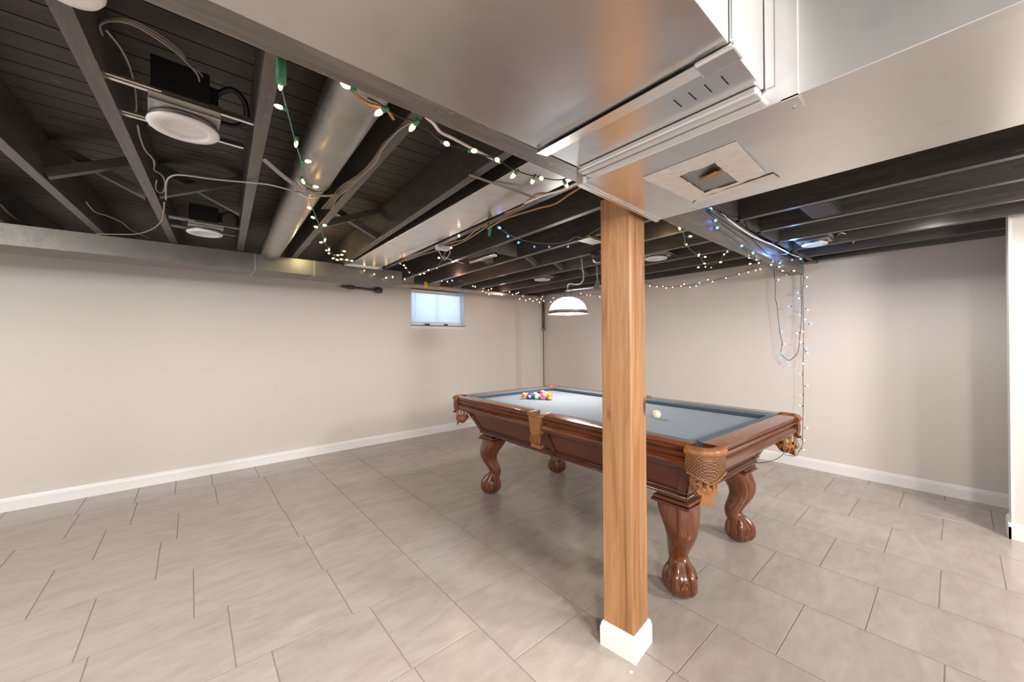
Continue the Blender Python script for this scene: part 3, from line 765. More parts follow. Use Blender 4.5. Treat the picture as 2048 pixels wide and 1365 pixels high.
# legs with ball and claw feet
def leg(sx, sy):
    cx, cy = sx*.392, sy*(.858 if sx*sy > 0 and sy < 0 else .832); d = Vector((sx, sy, 0)).normalized(); e = Vector((-d.y, d.x, 0))
    g = MB()
    prof = [(.470, -.006, .088), (.44, .004, .088), (.405, .022, .083), (.377, .036, .078), (.345, .045, .072), (.316, .045, .067), (.29, .037, .063), (.265, .024, .060), (.24, .009, .057), (.215, -.004, .053), (.19, -.012, .049), (.165, -.013, .046), (.14, -.004, .046), (.12, .010, .052), (.10, .022, .058)]
    n = 24; vs = []
    for z, off, r in prof:
        sq = max(0, min(1, (z-.15)/.3))
        for k in range(n):
            a = 2*PI*k/n; ca, sa = math.cos(a), math.sin(a)
            pw = 1-.38*sq
            x = math.copysign(abs(ca)**pw, ca)*r*(1+.06*sq); y_ = math.copysign(abs(sa)**pw, sa)*r*(1+.06*sq)
            # rotate so that flat faces follow the table's sides at the top
            ang = PI/4*sq
            xr, yr = x*math.cos(ang)-y_*math.sin(ang), x*math.sin(ang)+y_*math.cos(ang)
            vs.append(Vector((cx, cy, z))+d*(off+xr)+e*yr)
    g.add(vs, [(i*n+k, i*n+(k+1) % n, (i+1)*n+(k+1) % n, (i+1)*n+k) for i in range(len(prof)-1) for k in range(n)]+[tuple(range(n)), tuple((len(prof)-1)*n+k for k in range(n))][::1], 0, True)
    o = g.build('leg', MAHZ, tb, sharp=60)
    f = MB(); bc = Vector((cx, cy, 0))+d*.030; R = .080
    pf = [(0, 0), (.050, .004), (.068, .022), (.076, .046), (.078, .070), (.075, .095), (.067, .120), (.057, .145), (.049, .170), (.044, .195), (0, .197)]
    vs = []
    for r_, z_ in pf:
        lean = max(0, (z_-.10)/.10)*.038
        for k in range(28):
            a_ = 2*PI*k/28; vs.append(bc-d*lean+d*(r_*math.cos(a_))+e*(r_*math.sin(a_))+Vector((0, 0, z_)))
    f.add(vs, [(i*28+k, i*28+(k+1) % 28, (i+1)*28+(k+1) % 28, (i+1)*28+k) for i in range(len(pf)-1) for k in range(28)], 0, True)
    for ang in (-108, -36, 36, 108, 180):
        a = math.radians(ang); u = d*math.cos(a)+e*math.sin(a)
        pts = [bc+u*.034-d*.022+Vector((0, 0, .165)), bc+u*.050-d*.008+Vector((0, 0, .140)), bc+u*.064+Vector((0, 0, .110)), bc+u*.070+Vector((0, 0, .076)), bc+u*.066+Vector((0, 0, .044)), bc+u*.052+Vector((0, 0, .012))]
        q = smooth_path(pts, 4); nq = len(q)
        f.tube(q, [.010+.013*min(1, i/(nq*.4))-(.016*max(0, (i/nq-.72)/.28)) for i in range(nq)], 14)
    for ang in (-72, 0, 72):
        a = math.radians(ang); u = d*math.cos(a)+e*math.sin(a); w_ = Vector((-u.y, u.x, 0))
        pts = [bc+u*(.068+.010*math.sin(PI*k/10))+w_*(.025*math.cos(PI*k/10))+Vector((0, 0, .030+.072*math.sin(PI*k/10))) for k in range(11)]
        f.tube(pts, .0035, 6)
    f.build('claw_foot', MAHZ, o, sharp=70)
    b = MB(); b.box((cx-.094, cy-.108, .470), (cx+.094, cy+.108, .486)); b.box((cx-.086, cy-.100, .486), (cx+.086, cy+.100, .505)); b.box((cx-.07, cy-.08, .505), (cx+.06, cy+.08, .523))
    b.build('corner_block', MAH, o, bevel=.007)
for sx in (-1, 1):
    for sy in (-1, 1): leg(sx, sy)
# pockets
def corner_pocket(sx, sy):
    path = []
    px0, py0 = hx-CG-.006, hy+.001; R = .082
    raw = [(px0, py0)]+[(hx+.001-R+R*math.cos(math.radians(a)), hy+.001-R+R*math.sin(math.radians(a))) for a in range(90, -1, -10)]+[(hx+.001, hy-CG-.002)]
    # resample
    P = [Vector((sx*x, sy*y, 0)) for x, y in raw]; n = len(P)
    Ls = [0]
    for i in range(1, n): Ls.append(Ls[-1]+(P[i]-P[i-1]).length)
    Tt = Ls[-1]; M = 24; pts = []
    for k in range(M+1):
        s_ = Tt*k/M; i = 0
        while i < n-2 and Ls[i+1] < s_: i += 1
        pts.append(P[i].lerp(P[i+1], (s_-Ls[i])/(Ls[i+1]-Ls[i])))
    ctr = Vector((sx*(hx-.10), sy*(hy-.10), 0))
    mb = MB(); cols = []
    for k, p in enumerate(pts):
        u = k/M; w = math.sin(PI*u); out_ = (p-ctr); out_.z = 0; out_.normalize()
        zbm = TH-.112-.040*w+.012*abs(math.sin(2*PI*u))
        rows = [(-.004, TH-.020), (.004, TH-.035), (.007, TH-.06), (.006, TH-.09), (.001, zbm+.015), (.005, zbm)]
        cols.append([p+out_*o_+Vector((0, 0, z)) for o_, z in rows]+[p+out_*(-.010)+Vector((0, 0, z)) for z in (zbm, TH-.03)])
    nr = len(cols[0]); vs = [q for c_ in cols for q in c_]
    fs = [(i*nr+j, i*nr+(j+1) % nr, (i+1)*nr+(j+1) % nr, (i+1)*nr+j) for i in range(M) for j in range(nr)]+[tuple(range(nr)), tuple(M*nr+j for j in range(nr))]
    mb.add(vs, fs, 0, True); o = mb.build('corner_pocket', LEAW, tb, sharp=60)
    # smooth leather rim
    mb = MB(); vs = []; rim = [(.010, TH-.030), (.016, TH-.022), (.013, TH-.010), (.004, TH+.001), (-.012, TH+.004), (-.026, TH+.000), (-.032, TH-.014), (-.028, TH-.05), (-.012, TH-.05)]
    for p in pts:
        out_ = (p-ctr); out_.z = 0; out_.normalize()
        for a_, z in rim: vs.append(p+out_*a_+Vector((0, 0, z)))
    nr = len(rim)
    mb.add(vs, [(i*nr+j, i*nr+(j+1) % nr, (i+1)*nr+(j+1) % nr, (i+1)*nr+j) for i in range(M) for j in range(nr)]+[tuple(range(nr)), tuple(M*nr+j for j in range(nr))], 0, True)
    mb.build('leather_rim', LEA, o, sharp=70)
    mb = MB()
    for k in range(1, M, 1): mb.tube([pts[k-1]+Vector((0, 0, TH-.112-.040*math.sin(PI*(k-1)/M)+.012*abs(math.sin(2*PI*(k-1)/M))))+(pts[k-1]-ctr).normalized()*.008, pts[k]+Vector((0, 0, TH-.112-.040*math.sin(PI*k/M)+.012*abs(math.sin(2*PI*k/M))))+(pts[k]-ctr).normalized()*.008], .004, 6)
    mb.build('stitched_edge', LEA, o)
    # net of straps and fringed tail
    mb = MB(); c0 = Vector((sx*(hx-.075), sy*(hy-.075), 0)); dd = Vector((sx, sy, 0)).normalized(); ee = Vector((-dd.y, dd.x, 0))
    for k in range(9):
        a = math.radians(-120+30*k); u = dd*math.cos(a)+ee*math.sin(a)
        p = [c0+u*.052+Vector((0, 0, TH-.06)), c0+u*.058+Vector((0, 0, TH-.15)), c0+u*.052+Vector((0, 0, TH-.20)), c0+u*.03+Vector((0, 0, TH-.235)), c0+Vector((0, 0, TH-.245))]
        q = smooth_path(p, 4)
        for i in range(len(q)-1): mb.bar(q[i], q[i+1], .014, .004, up=u)
    mb.lathe([(.052, TH-.205), (.056, TH-.198), (.056, TH-.188), (.052, TH-.182)], c0, 20)
    mb.build('strap_net', LEA, o)
    mb = MB(); f0 = c0+dd*.045
    sh0 = [(-.030, -.195), (.030, -.195), (.048, -.215), (.040, -.232), (.022, -.240), (.030, -.285), (.034, -.298), (.012, -.294), (0, -.301), (-.012, -.294), (-.034, -.298), (-.030, -.285), (-.022, -.240), (-.040, -.232), (-.048, -.215)]
    sh = [(a_, b_*.80-.022) for a_, b_ in sh0]
    mb.extrude(sh, lambda u, v, t_: f0+ee*u+dd*t_+Vector((0, 0, TH+v)), -.004, .004)
    mb.build('fringed_tail', LEA, o)
for sx in (-1, 1):
    for sy in (-1, 1): corner_pocket(sx, sy)
def side_pocket(s):
    mb = MB(); X = hx
    pf = [(-.066, TH-.018), (.066, TH-.018), (.060, TH-.05), (.050, TH-.10), (.046, TH-.128), (.030, TH-.142), (-.030, TH-.142), (-.046, TH-.128), (-.050, TH-.10), (-.060, TH-.05)]
    mb.extrude(pf, lambda u, v, t_: Vector((s*(X+t_), u, v)), -.03, .008); o = mb.build('side_pocket', LEA, tb, bevel=.003)
    mb = MB(); mb.tube(smooth_path([(s*(X-.075), -.066, TH-.004), (s*(X-.03), -.068, TH-.006), (s*(X+.004), -.060, TH-.008), (s*(X+.012), 0, TH-.008), (s*(X+.004), .060, TH-.008), (s*(X-.03), .068, TH-.006), (s*(X-.075), .066, TH-.004)], 5), .014, 10)
    mb.build('leather_rim', LEA, o)
    mb = MB()
    for k in range(6):
        y_ = -.040+.016*k
        p = smooth_path([(s*(X-.005), y_, TH-.135), (s*(X+.006), y_*1.15, TH-.17), (s*(X+.0), y_*1.0, TH-.20), (s*(X-.03), y_*.6, TH-.215)], 4)
        for i in range(len(p)-1): mb.bar(p[i], p[i+1], .010, .005, up=(1, 0, 0))
    mb.box((min(s*(X-.03), s*(X+.004)), -.045, TH-.228), (max(s*(X-.03), s*(X+.004)), .045, TH-.205)); mb.build('strap_net', LEA, o)
for s in (-1, 1): side_pocket(s)

# balls
bedz = TH-.040; BRAD = .029
def ball_mat(name, c, stripe):
    mt, nt, b = node_mat(name); b.inputs['Roughness'].default_value = .12; b.inputs['Coat Weight'].default_value = .6
    tc = nt.nodes.new('ShaderNodeTexCoord'); sp = nt.nodes.new('ShaderNodeSeparateXYZ'); nt.links.new(tc.outputs['Object'], sp.inputs[0])
    ab = nt.nodes.new('ShaderNodeMath'); ab.operation = 'ABSOLUTE'; nt.links.new(sp.outputs[2], ab.inputs[0])
    ax = nt.nodes.new('ShaderNodeMath'); ax.operation = 'ABSOLUTE'; nt.links.new(sp.outputs[0], ax.inputs[0])
    st_ = ramp(nt, ab.outputs[0], [(.0155, c if stripe else c), (.0165, (.85, .82, .74) if stripe else c)])
    sc_ = ramp(nt, ax.outputs[0], [(.0262, (0, 0, 0)), (.0266, (1, 1, 1))])
    nt.links.new(mix(nt, sc_, st_, (.85, .82, .74)), b.inputs['Base Color']); return mt
def make_ball(name, mt, loc, rot, label, group=None):
    mb = MB(); mb.lathe([(BRAD*math.sin(PI*i/16), -BRAD*math.cos(PI*i/16)) for i in range(17)], n=28)
    o = mb.build(name, mt, loc=loc); o.rotation_euler = rot; return tag(o, label, 'ball', group)
c = atz(1313, 829, bedz+BRAD)
make_ball('cue_ball', plain('ivory_ball', (.80, .72, .50), .15, nvar=.03), c, (0, 0, 0), 'cream cue ball alone on the felt right of the post')
a = atz(1049, 792, bedz+BRAD); b = atz(1099, 794, bedz+BRAD)
u = (b-a); u.z = 0; u.normalize(); nrm = Vector((-u.y, u.x, 0))
if nrm.dot(CF) < 0: nrm = -nrm
mid = (a+b)/2
COLS = [((.62, .20, .06), True, 'orange-brown striped'), ((.02, .08, .55), False, 'blue'), ((.25, .55, .12), True, 'green striped'), ((.85, .10, .22), True, 'pink striped'), ((.90, .28, .02), False, 'orange'),
        ((.25, .02, .03), False, 'maroon'), ((.75, .45, .05), True, 'yellow striped'), ((.16, .05, .35), False, 'purple'), ((.80, .50, .03), False, 'yellow'),
        ((.02, .20, .06), False, 'green'), ((.01, .01, .01), False, 'black'), ((.05, .08, .5), True, 'blue striped'),
        ((.6, .02, .02), False, 'red'), ((.3, .05, .4), True, 'purple striped'), ((.7, .3, .1), True, 'white-topped striped')]
k = 0
for row in range(5):
    for j in range(5-row):
        off = (j-(4-row)/2)*2*BRAD*1.01
        p = mid+u*off+nrm*row*BRAD*1.75; p.z = bedz+BRAD
        col, st_, nm = COLS[k]
        wh = ['in the front row of the rack', 'in the second row of the rack', 'in the middle row of the rack', 'in the fourth row of the rack', 'at the far tip of the rack'][row]
        make_ball('billiard_ball', ball_mat('ball_'+nm.replace(' ', '_'), col, st_), p, (random.uniform(-.8, .8), random.uniform(-.8, .8), random.uniform(0, 6)), 'glossy %s ball %s on the pool table' % (nm, wh), 'racked balls on the felt')
        k += 1

make_ball('billiard_ball', ball_mat('ball_caught_yellow', (.80, .50, .03), False), (2.945, .722, .672), (.3, .2, 0), 'yellow ball caught in the net of the far right corner pocket')

# ------------------------------------------------------------------ billiard lamp
L0 = Vector((2.66, 2.33, 1.585))
t = empty('billiard_lamp', tuple(L0)); tag(t, 'lit white glass dome lamp hanging over the pool table on a bar', 'lamp')
mb = MB()
dome = [(.172, .012), (.168, .045), (.155, .080), (.132, .108), (.10, .130), (.062, .146), (.034, .152)]
mb.lathe(dome+[(.030, .147), (.060, .141), (.097, .125), (.128, .103), (.150, .077), (.163, .045), (.167, .012)], n=40); mb.build('glass_shade', OPAL, t)
mb = MB(); mb.lathe([(.166, .030), (.174, .030), (.176, .022), (.173, .010), (.190, .000), (.190, -.004), (.168, .004)], n=40); mb.build('shade_band', plain('dull_nickel_band', (.20, .19, .18), .4, metal=.6), t, sharp=50)
mb = MB(); mb.lathe([(0, .222), (.020, .222), (.024, .212), (.020, .205), (.030, .185), (.042, .160), (.046, .150), (.030, .149)], n=24); mb.build('socket_cap', GREYPL, t, sharp=50)
mb = MB(); mb.lathe([(0, -.012), (.016, -.008), (.026, .010), (.026, .030), (.014, .060), (.012, .09)], n=16); mb.build('bulb', BULBM, t)
mb = MB(); dy = -.335; mb.tube([(-.01, 0, .215), (-.01, dy-.20, .205)], .007, 8); mb.tube(smooth_path([(0, 0, .222), (0, 0, .262), (0, -.03, .275), (.0, -.09, .262), (0, -.15, .262), (0, -.185, .30), (0, -.175, .40), (0, -.165, .49)], 5), .006, 8); mb.build('suspension_bar', CONDUIT, t)
mb = MB(); mb.lathe([(.050, .195), (.048, .200), (.014, .262), (.006, .29)], (0, dy, 0), 4, smooth=False); mb.tube([(0, dy, .28), (.0, dy+.005, .40), (0, dy+.015, .465)], .005, 8); mb.build('centre_cap', GREYPL, t)
mb = MB(); mb.lathe([(0, .465), (.028, .468), (.045, .49), (.045, .500), (0, .500)], (0, dy+.015, 0), 16); mb.build('ceiling_hook_plate', BLACKPL, t)
mb = MB(); mb.tube(smooth_path([(-.035, dy+.015, .452), (-.03, dy+.01, .43), (0, dy+.005, .42), (.03, dy, .43), (.045, dy, .45)], 4), .009, 8); mb.build('clear_wrap', CHROME, t)
lamp('billiard_lamp_light', 'POINT', tuple(L0+Vector((0, 0, -.02))), 46, (1, .93, .85), .05)
mb = MB(); c0 = atz(1181, 481, 2.085); mb.box((-.09, -.05, -.012), (.09, .05, .012)); o = mb.build('ceiling_plate', GALV, loc=c0, bevel=.004); tag(o, 'shiny flat metal plate under the joists left of the post top', 'plate')

# small steel box between joists
c0 = atz(985, 512, 2.10); t = empty('steel_register_box', tuple(c0), .02); tag(t, 'small galvanized steel box with a rolled edge hanging between joists', 'box')
mb = MB(); mb.box((-.15, -.17, -.02), (-.145, .17, .09)); mb.box((-.15, -.17, -.02), (.14, -.165, .09)); mb.box((-.15, .165, -.02), (.14, .17, .09)); mb.build('sides', GALVD, t)
mb = MB(); mb.tube([(-.10, -.17, -.03), (-.10, .20, -.03)], .020, 14); mb.build('rolled_edge', CHROME, t)
# dark plate and pipe stub in the right bays
mb = MB(); mb.box((2.75, .47, 2.106), (3.08, .60, 2.118)); mb.box((2.75, .46, 2.106), (3.08, .468, 2.20)); tag(mb.build('metal_plate', BLACKPL), 'dark metal plate bridging two joists over the open floor', 'plate')
mb = MB(); mb.tube([(2.90, .58, 2.15), (3.09, .565, 2.15)], .018, 12); tag(mb.build('pipe_stub', IRONP), 'short dark pipe stub poking out between the right joists', 'pipe')
mb = MB(); mb.tube([(4.66, -3.0, 2.14), (4.66, .98, 2.14)], .045, 16); tag(mb.build('drain_pipe', plain('black_pipe', (.045, .045, .045), .4, metal=.2)), 'dark round pipe along the top of the right wall over the open floor', 'pipe')

# ------------------------------------------------------------------ cables
def cable(name, pts, r, mat, label, cat='cable', sub=6, group=None):
    P = smooth_path(pts, sub); c = sum(P, Vector())/len(P)
    mb = MB(); mb.tube([p-c for p in P], r, 7); o = mb.build(name, mat, loc=c); return tag(o, label, cat, group)
Z = lambda l, z: [atz(x, y, z) for x, y in l]
cable('cable', Z([(332, 400), (333, 365), (345, 352), (370, 351), (430, 359), (505, 366)], 2.092)+Z([(540, 370)], 2.06)+Z([(580, 380), (600, 385), (640, 391), (655, 391)], 2.035)+Z([(680, 386), (692, 381), (700, 378)], 2.085), .0036, CABLE, 'beige cable strung across the joists in front of the round pipe')
cable('cable', Z([(193, 468), (235, 469), (275, 468), (305, 458), (322, 443), (327, 425), (329, 405)], 2.094), .0036, CABLE, 'beige cable looping along the top of the left wall duct')
cable('cable', Z([(172, 404), (190, 424), (215, 432), (245, 446), (262, 460), (300, 478)], 2.12), .003, CABLE, 'thin beige wire sagging above the left wall duct')
cable('cable', Z([(307, 340), (325, 352), (330, 370), (325, 385), (312, 380), (313, 360)], 2.11), .003, CABLE, 'beige cable coiled in a small loop at the joist')
cable('cable', Z([(300, 500-190), (307, 322), (308, 338)], 2.13), .003, CABLE, 'short cable end coming down beside the coiled cable')
for k, (dz, lab) in enumerate(((0, 'lowest'), (.02, 'middle'), (.035, 'highest'))):
    cable('cable', Z([(205, 70), (200, 50-3*k), (222, 42-3*k), (255, 46-4*k), (290, 62-5*k), (335, 92-6*k), (362+3*k, 114-2*k), (375, 127), (395+8*k, 150), (400+7*k, 170)], 2.20+dz), .0028, CABLE, 'grey cable arching to the nearer recessed light, %s of three' % lab)
cable('cable', Z([(212, 60), (240, 95), (258, 130), (268, 165), (272, 195), (272, 220), (262, 235), (258, 228)], 2.17), .0028, CABLE, 'grey cable hanging down along the joist left of the near recessed light')
cable('cable', Z([(275, 250), (280, 275), (290, 300), (307, 320), (308, 335)], 2.13), .0036, CABLE, 'grey cable clipped to the joist below the near recessed light')
for k in range(5):
    z = 2.072+.005*k; dx = 5*k-8
    cable('cable', Z([(815-dx, 245+2*k), (788-dx, 262+4*k), (765, 290+3*k-dx), (748-dx/2, 325), (722-dx/2, 350), (695-dx, 372), (672-dx/2, 395-k), (655-dx, 418)], z), .0028, CABLE if k != 3 else COPPER, ['outermost', 'second', 'third', 'tan fourth', 'innermost'][k]+' cable of the grey bundle left of the bare joist', group='cable bundle right of the round pipe')
cable('cable', Z([(702, 172), (716, 194), (738, 208), (760, 214), (775, 221), (787, 238)], 2.00), .0048, COPPER, 'orange-brown cable bending under the girder by the round pipe')
cable('cable', Z([(852, 234), (868, 248), (881, 264), (905, 276), (950, 300), (1000, 325)], 2.03), .0055, WHITEPL, 'white cable running diagonally below the bare joist beside the girder')
cable('cable', Z([(1165, 366), (1140, 376), (1105, 386), (1075, 388), (1055, 402), (1040, 415), (1010, 426)], 2.04), .0048, COPPER, 'orange cable curving down left of the duct corner')
cable('cable', Z([(1166, 372), (1140, 388), (1110, 408), (1080, 416), (1040, 428), (1005, 440), (975, 458)], 2.03), .0048, COPPER, 'tan cable running from the duct corner to the joists below')
cable('cable', Z([(1160, 364), (1125, 380), (1085, 392), (1050, 407)], 2.02), .005, WHITEPL, 'white cable tucked under the duct corner')
cable('cable', Z([(975, 448), (950, 462), (930, 478), (905, 485), (880, 492), (840, 505), (800, 518)], 2.06), .0048, COPPER, 'orange cable clipped along the joist toward the left wall duct')
cable('cable', Z([(985, 444), (955, 466), (925, 484), (890, 497), (850, 508), (812, 522)], 2.07), .005, CABLE, 'pale cable beside the orange one along the joist')
cable('cable', Z([(876, 500), (885, 515), (890, 520), (900, 505), (896, 492)], 2.04), .003, WHITEPL, 'white zip cord knot by the outlet on the joist')
cable('cable', Z([(887, 514), (905, 521), (922, 526), (928, 528)], 2.04), .003, WHITEPL, 'white cord end dangling beside the joist outlet')
mb = MB(); c0 = atz(884, 497, 2.05); mb.box((-.05, -.02, -.015), (.05, .02, .02)); o = mb.build('outlet_box', WHITEPL, loc=c0, bevel=.005); tag(o, 'white outlet box on the joist where the bulb cord plugs in', 'outlet')
mb = MB(); c0 = atz(980, 456, 2.05); mb.tube([(-.01, 0, .03), (0, 0, 0), (.0, .01, -.05)], [.008, .012, .008], 8); o = mb.build('plug', TEALPL, loc=c0); tag(o, 'teal plastic plug dangling from the joist left of the blue bulbs', 'plug')
Y = lambda l, y: [aty(x, py, y) for x, py in l]
cable('cable', Y([(1439, 425), (1470, 450), (1500, 470), (1525, 482), (1545, 490), (1580, 508), (1600, 515)], .93), .006, WHITEPL, 'white cable stapled along the right side of the girder')
cable('cable', Y([(1441, 424), (1462, 434), (1485, 437), (1492, 447), (1495, 458)], .90), .004, BLACKPL, 'black wire looping off the girder below the right joists')
cable('cable', Y([(1395, 404), (1415, 420), (1450, 445), (1480, 464), (1505, 480), (1525, 500), (1540, 510), (1575, 508), (1600, 504), (1614, 478)], .90), .003, BLACKWIRE, 'dark wire sagging under the white cable along the girder')
cable('cable', Z([(1648, 477), (1665, 478), (1680, 467), (1690, 468), (1704, 474), (1708, 483), (1695, 495), (1680, 505), (1668, 508)], 2.16), .005, WHITEPL, 'white cable looping over the orange sill of the right wall')
cable('cable', Z([(0, 408), (20, 428), (45, 445), (72, 454)], 2.12), .005, IRONP, 'dark wire bundle at the far left edge above the wall duct')

# ------------------------------------------------------------------ string lights
def bulb_mesh(name, mat, r, L, sock):
    mb = MB(); mb.tube([(0, 0, 0), (0, 0, sock)], r*.95, 8, 0)
    mb.lathe([(r*.7, sock), (r, sock+L*.25), (r*.95, sock+L*.6), (r*.5, sock+L*.9), (0.0002, sock+L)], n=8, mi=1)
    o = mb.build('bulb', [BLACKWIRE if r < .005 else GREENPL, mat]); me = o.data; bpy.data.objects.remove(o); return me
BM = {'w': bulb_mesh('bulb', B_WARM, .0062, .022, .014), 'W': bulb_mesh('bulb', B_WARM, .0075, .026, .020), 'p': bulb_mesh('bulb', B_PINK, .0070, .018, .010),
      'b': bulb_mesh('bulb', B_BLUE, .0080, .018, .010), 'c': bulb_mesh('bulb', B_COOL, .0048, .018, .014)}
def strand(label, cord, bulbs, kind, r=.0016, mat=BLACKWIRE, group='strings of small lights'):
    P = [smooth_path(c_, 5) for c_ in cord]; c = P[0][0].copy()
    t = empty('string_light', tuple(c)); tag(t, label, 'string lights', group)
    mb = MB()
    for q in P: mb.tube([p-c for p in q], r, 6)
    mb.build('cord', mat, t)
    allp = [p for q in P for p in q]
    for item in bulbs:
        p, kd = item if isinstance(item, tuple) else (item, kind)
        me = BM[kd]; o = bpy.data.objects.new('bulb', me); link(o, t)
        near = min(allp, key=lambda q: (q-p).length); d = p-near
        if d.length < .006 or d.length > .25: d = Vector((random.uniform(-.4, .4), random.uniform(-.4, .4), -1))
        d.normalize(); Lb = max(v.co.z for v in me.vertices)
        o.rotation_euler = Vector(d).to_track_quat('Z', 'Y').to_euler(); o.location = p-c-d*(Lb*.7)
    return t
zA = 2.018
A = [(561, 173), (556, 213), (592, 289), (617, 323), (607, 364), (632, 374), (618, 416), (625, 435), (631, 454), (650, 451), (649.6, 481), (642, 485), (658, 500), (653, 501), (658, 507), (666, 517), (674, 520), (676, 511), (684, 510), (689, 503), (683, 519), (694, 520), (704, 522)]
cA = [(553, 112), (556, 140), (562, 172), (572, 212), (582, 250), (592, 289), (604, 330), (609, 365), (619, 400), (631, 432), (643, 462), (650, 485), (660, 503), (673, 517), (690, 524), (703, 527)]
D1 = [aty(x, y, 3.825) for x, y in ((714, 534), (728.6, 541.7), (748.4, 549), (772.6, 556.4), (785.7, 554.2))]
cD = [aty(x, y, 3.84) for x, y in ((703, 527), (720, 535), (735, 544), (760, 551), (785, 557), (803, 562))]
cordA = [atz(x, y, zA) for i, (x, y) in enumerate(cA)]
strand('green-corded warm string light running from the girder down to the left wall duct', [cordA, [cordA[-1]]+cD], [atz(x, y, zA) for x, y in A]+D1, 'w', .002, GREENPL)
mb = MB(); mb.tube([(0, 0, .05), (0, 0, -.05)], .012, 8); o = mb.build('plug', GREENPL, loc=atz(562, 128, 2.06)); tag(o, 'pale green plastic plug hanging where the warm string light meets the girder', 'plug')
Bc = [(735, 196), (758, 207), (795, 232), (827, 243), (850, 256), (870, 273), (893, 288), (925, 297), (960, 309), (998, 321), (1022, 337), (1045, 346), (1070, 353), (1095, 358), (1118, 360), (1135, 356)]
strand('large warm bulbs on a cord along the near girder edge', [Z(Bc, 1.985)], Z([(690, 170), (757, 226), (824, 256), (894, 288), (949, 302), (995, 320), (1026, 352), (1065, 363), (1083, 357), (1133, 371)], 1.975), 'W', .0022)
Cc = [(801, 527), (812, 537), (820, 546), (840, 550), (858, 541), (873, 536), (885, 517), (893, 500), (902, 490), (918, 473), (935, 462), (960, 455)]
Cb = [(800.7, 527.4), (808, 531), (811.4, 536), (818.4, 545), (809.5, 559), (840, 549.4), (848.7, 547.2), (856.8, 540.6), (873.2, 536.3), (877.3, 516), (888.3, 500.7), (902.4, 496), (918, 472.6)]
strand('rosy warm string light zigzagging under the joists beyond the wall duct end', [Z(Cc, 2.05)], Z(Cb, 2.05), 'p', .0015, CABLE)
Pb = [(883.6, 562.5), (895, 564), (904.4, 561.8), (916.6, 555.7), (932, 564), (946, 572.8), (950.7, 573.8), (966.8, 576.5), (976.3, 571.7), (983, 577.6), (977, 580), (965.5, 583), (978, 589.4), (991, 588.3), (1003.3, 591), (1015, 578), (1019.2, 584.3), (1025, 590), (1033, 587.3), (1037, 585.3), (1046, 592.6), (1039.6, 598.5), (1051.5, 601.4), (1059.7, 598.5), (1066, 602.8), (1073.7, 599.6), (1079, 605.5), (1082.6, 598), (1087.5, 602.8), (1084.8, 593.2), (1097.7, 588.3), (1093.4, 584.6), (1101.4, 604.7), (1106.8, 596.4)]
Pc = [(825, 566), (860, 570), (884, 563), (900, 560), (917, 556), (932, 564), (948, 574), (965, 580), (985, 583), (1005, 588), (1025, 588), (1050, 594), (1080, 597), (1100, 592)]
strand('rosy warm string light wound round the thin pipe above the window', [Y(Pc, 4.48)], Y(Pb, 4.46), 'p', .0015, CABLE)
X = lambda l, x: [atx(px, py, x) for px, py in l]
Rc = [(1112, 588), (1150, 590), (1180, 590), (1210, 585), (1250, 566), (1290, 566), (1310, 572), (1350, 574), (1400, 568), (1450, 555), (1490, 543), (1512, 535)]
Rb = [(1161.6, 587.6), (1173.7, 590.7), (1180.7, 590.9), (1199.6, 594), (1299.8, 572.2), (1313.7, 573.8), (1325.6, 573.2), (1332.5, 576.4), (1345.4, 574.8), (1362, 572.8), (1368.5, 569), (1379.8, 575), (1392.2, 572.2), (1399, 566.3), (1415.9, 560), (1425.5, 563.6), (1452, 556.4), (1478.3, 548.5), (1496.7, 545), (1511.6, 541.5), (1520.4, 538.8)]
strand('dark corded string light hung in a shallow swag along the right wall', [X(Rc, 4.81)], X(Rb, 4.80), 'c', .0022)
Yc = [(1352, 452), (1360, 458), (1368, 470), (1372, 489), (1385, 503), (1397, 511), (1409, 526), (1424, 530), (1440, 523), (1450, 507), (1466, 499)]
Yb = [(1359.3, 457.6), (1381, 473), (1372.8, 489.3), (1397.4, 511), (1410.6, 514.2), (1408.8, 527.4), (1411, 534), (1422.5, 535), (1441.4, 524.8), (1448.4, 509), (1455, 503.7), (1396.5, 535)]
strand('yellow warm string light hanging in a loop left of the girder, right of the post', [Z(Yc, 2.0)], Z(Yb, 2.0), 'w', .0016, CABLE)
Gc = [(1480, 492), (1498, 508), (1512, 520), (1530, 531), (1548, 540), (1565, 545), (1580, 546)]
Gb = [(1498.5, 516), (1506.4, 507.2), (1512.5, 519.5), (1517.8, 526.2), (1500.2, 528), (1542.4, 530), (1558.6, 534), (1565.3, 542), (1588, 542), (1574, 550)]
strand('cluster of warm bulbs under the wall end of the girder', [Z(Gc, 1.97)], Z(Gb, 1.965), 'c', .0016)
Ec = [(996, 454), (1000, 457), (1016, 468), (1034, 477), (1060, 484), (1100, 488), (1135, 483), (1152, 474), (1168, 477), (1185, 465), (1201, 456)]
Eb = [(999.5, 456.4), (1016, 472.8), (1037, 485.4), (1069, 493.4), (1098.4, 493.4), (1135.7, 493.4)]
strand('blue string light swag under the joists left of the post', [Z(Ec, 2.05)], Z(Eb, 2.045), 'b', .0015, CABLE)
Fb = [(1422, 417.6), (1431.3, 441.3), (1434.3, 455.9), (1483.5, 492.3), (1506, 507), (1583.7, 520.4), (1601.3, 518.6), (1545, 523), (1560, 526)]
strand('blue string light along the girder side right of the post', [Y([(1383, 404), (1395, 402), (1408, 414), (1431, 441), (1440, 462), (1462, 476), (1484, 492), (1510, 506), (1540, 520), (1580, 522), (1600, 519)], .905)], Y(Fb, .90), 'b', .0016)
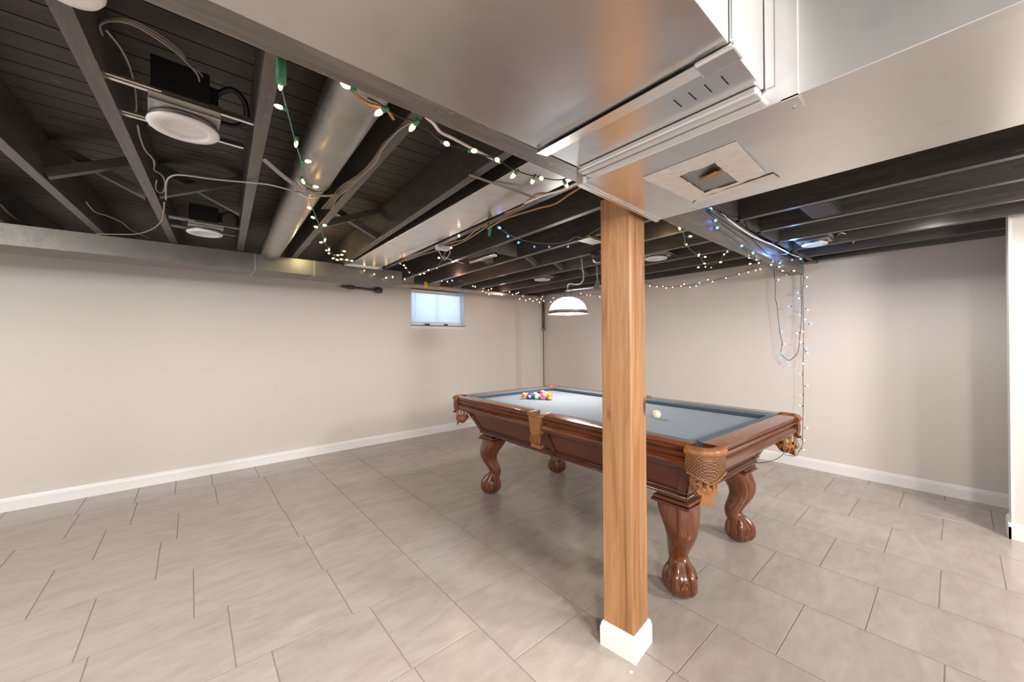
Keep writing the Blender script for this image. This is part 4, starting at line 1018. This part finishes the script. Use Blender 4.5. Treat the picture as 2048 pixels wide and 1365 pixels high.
# the two strands hanging down the right wall
XWS = 4.78
g1 = [(1601, 519), (1604, 545), (1607, 558), (1605, 585), (1607, 640), (1607, 700), (1606, 760), (1607, 790), (1606, 830), (1605, 870), (1605, 890), (1597, 905), (1590, 913), (1567, 908), (1580, 897), (1593, 898), (1598, 892), (1594, 882), (1586, 873)]
gb = [((1614, 555), 'c'), ((1613.7, 573.4), 'c'), ((1596, 586), 'b'), ((1598.5, 597.2), 'c'), ((1615.5, 620), 'c'), ((1610.6, 639.6), 'w'), ((1622, 647.6), 'b'), ((1605.8, 663.7), 'w'), ((1601.8, 685), 'w'), ((1612.8, 698), 'b'), ((1615, 706), 'c'), ((1606.5, 728), 'w'), ((1600.4, 749), 'c'), ((1615, 771.7), 'c'), ((1601, 790), 'c'), ((1600.3, 812), 'c'), ((1597, 834.4), 'c'), ((1614, 857), 'c'), ((1598.3, 877.4), 'c'), ((1608.8, 881), 'c'), ((1607.5, 900.3), 'c')]
strand('dark corded string light hanging straight down the right wall to the baseboard', [X(g1, XWS)], [(atx(x, y, XWS-.01), k_) for (x, y), k_ in gb], 'c', .0026)
g2 = [(1547, 533), (1549, 555), (1551, 575), (1550, 597), (1553, 606), (1556, 632), (1559, 657), (1560, 668), (1564, 685), (1562, 705), (1568, 715), (1578, 721), (1590, 713), (1597, 700), (1600, 670), (1602, 648), (1603.5, 620), (1602, 570), (1602, 530)]
gb2 = [((1557, 560), 'c'), ((1563.7, 664.5), 'b'), ((1568.9, 688.6), 'c'), ((1563.7, 707), 'b'), ((1576.5, 724), 'b'), ((1594.5, 666.7), 'c'), ((1599.6, 630), 'b'), ((1578, 613.6), 'b')]
strand('dark corded string light looping down the right wall beside the straight one', [X(g2, XWS+.005)], [(atx(x, y, XWS-.005), k_) for (x, y), k_ in gb2], 'c', .0026)
cable('cable', [atx(1567, 908, 4.78), atx(1555, 918, 4.70), atz(1535, 924, .01), atz(1515, 926, .004), atz(1500, 924, .004)], .003, BLACKWIRE, 'thin dark lead trailing onto the floor from the string lights')
lamp('blue_bulb_glow', 'POINT', (3.75, .86, 2.04), 2.2, (.16, .38, 1), .02)
lamp('warm_bulb_glow', 'POINT', (.80, 3.60, 2.12), 3.2, (1, .78, .42), .02)
lamp('rosy_bulb_glow', 'POINT', (2.3, 3.7, 2.04), 4.5, (1, .62, .45), .02)
lamp('rosy_bulb_glow', 'POINT', (3.6, 4.45, 2.04), 2.6, (1, .62, .45), .02)
lamp('yellow_bulb_glow', 'POINT', (2.6, 1.35, 2.02), 1.6, (1, .75, .35), .02)
# small white crumb on the floor by the post
mb = MB(); mb.lathe([(0, .003), (.006, .0025), (.008, .0005)], n=10); tag(mb.build('paint_chip', WHITEPL, loc=atz(1262, 1345, .0005)), 'small white paint chip on the tiles in front of the post', 'chip')
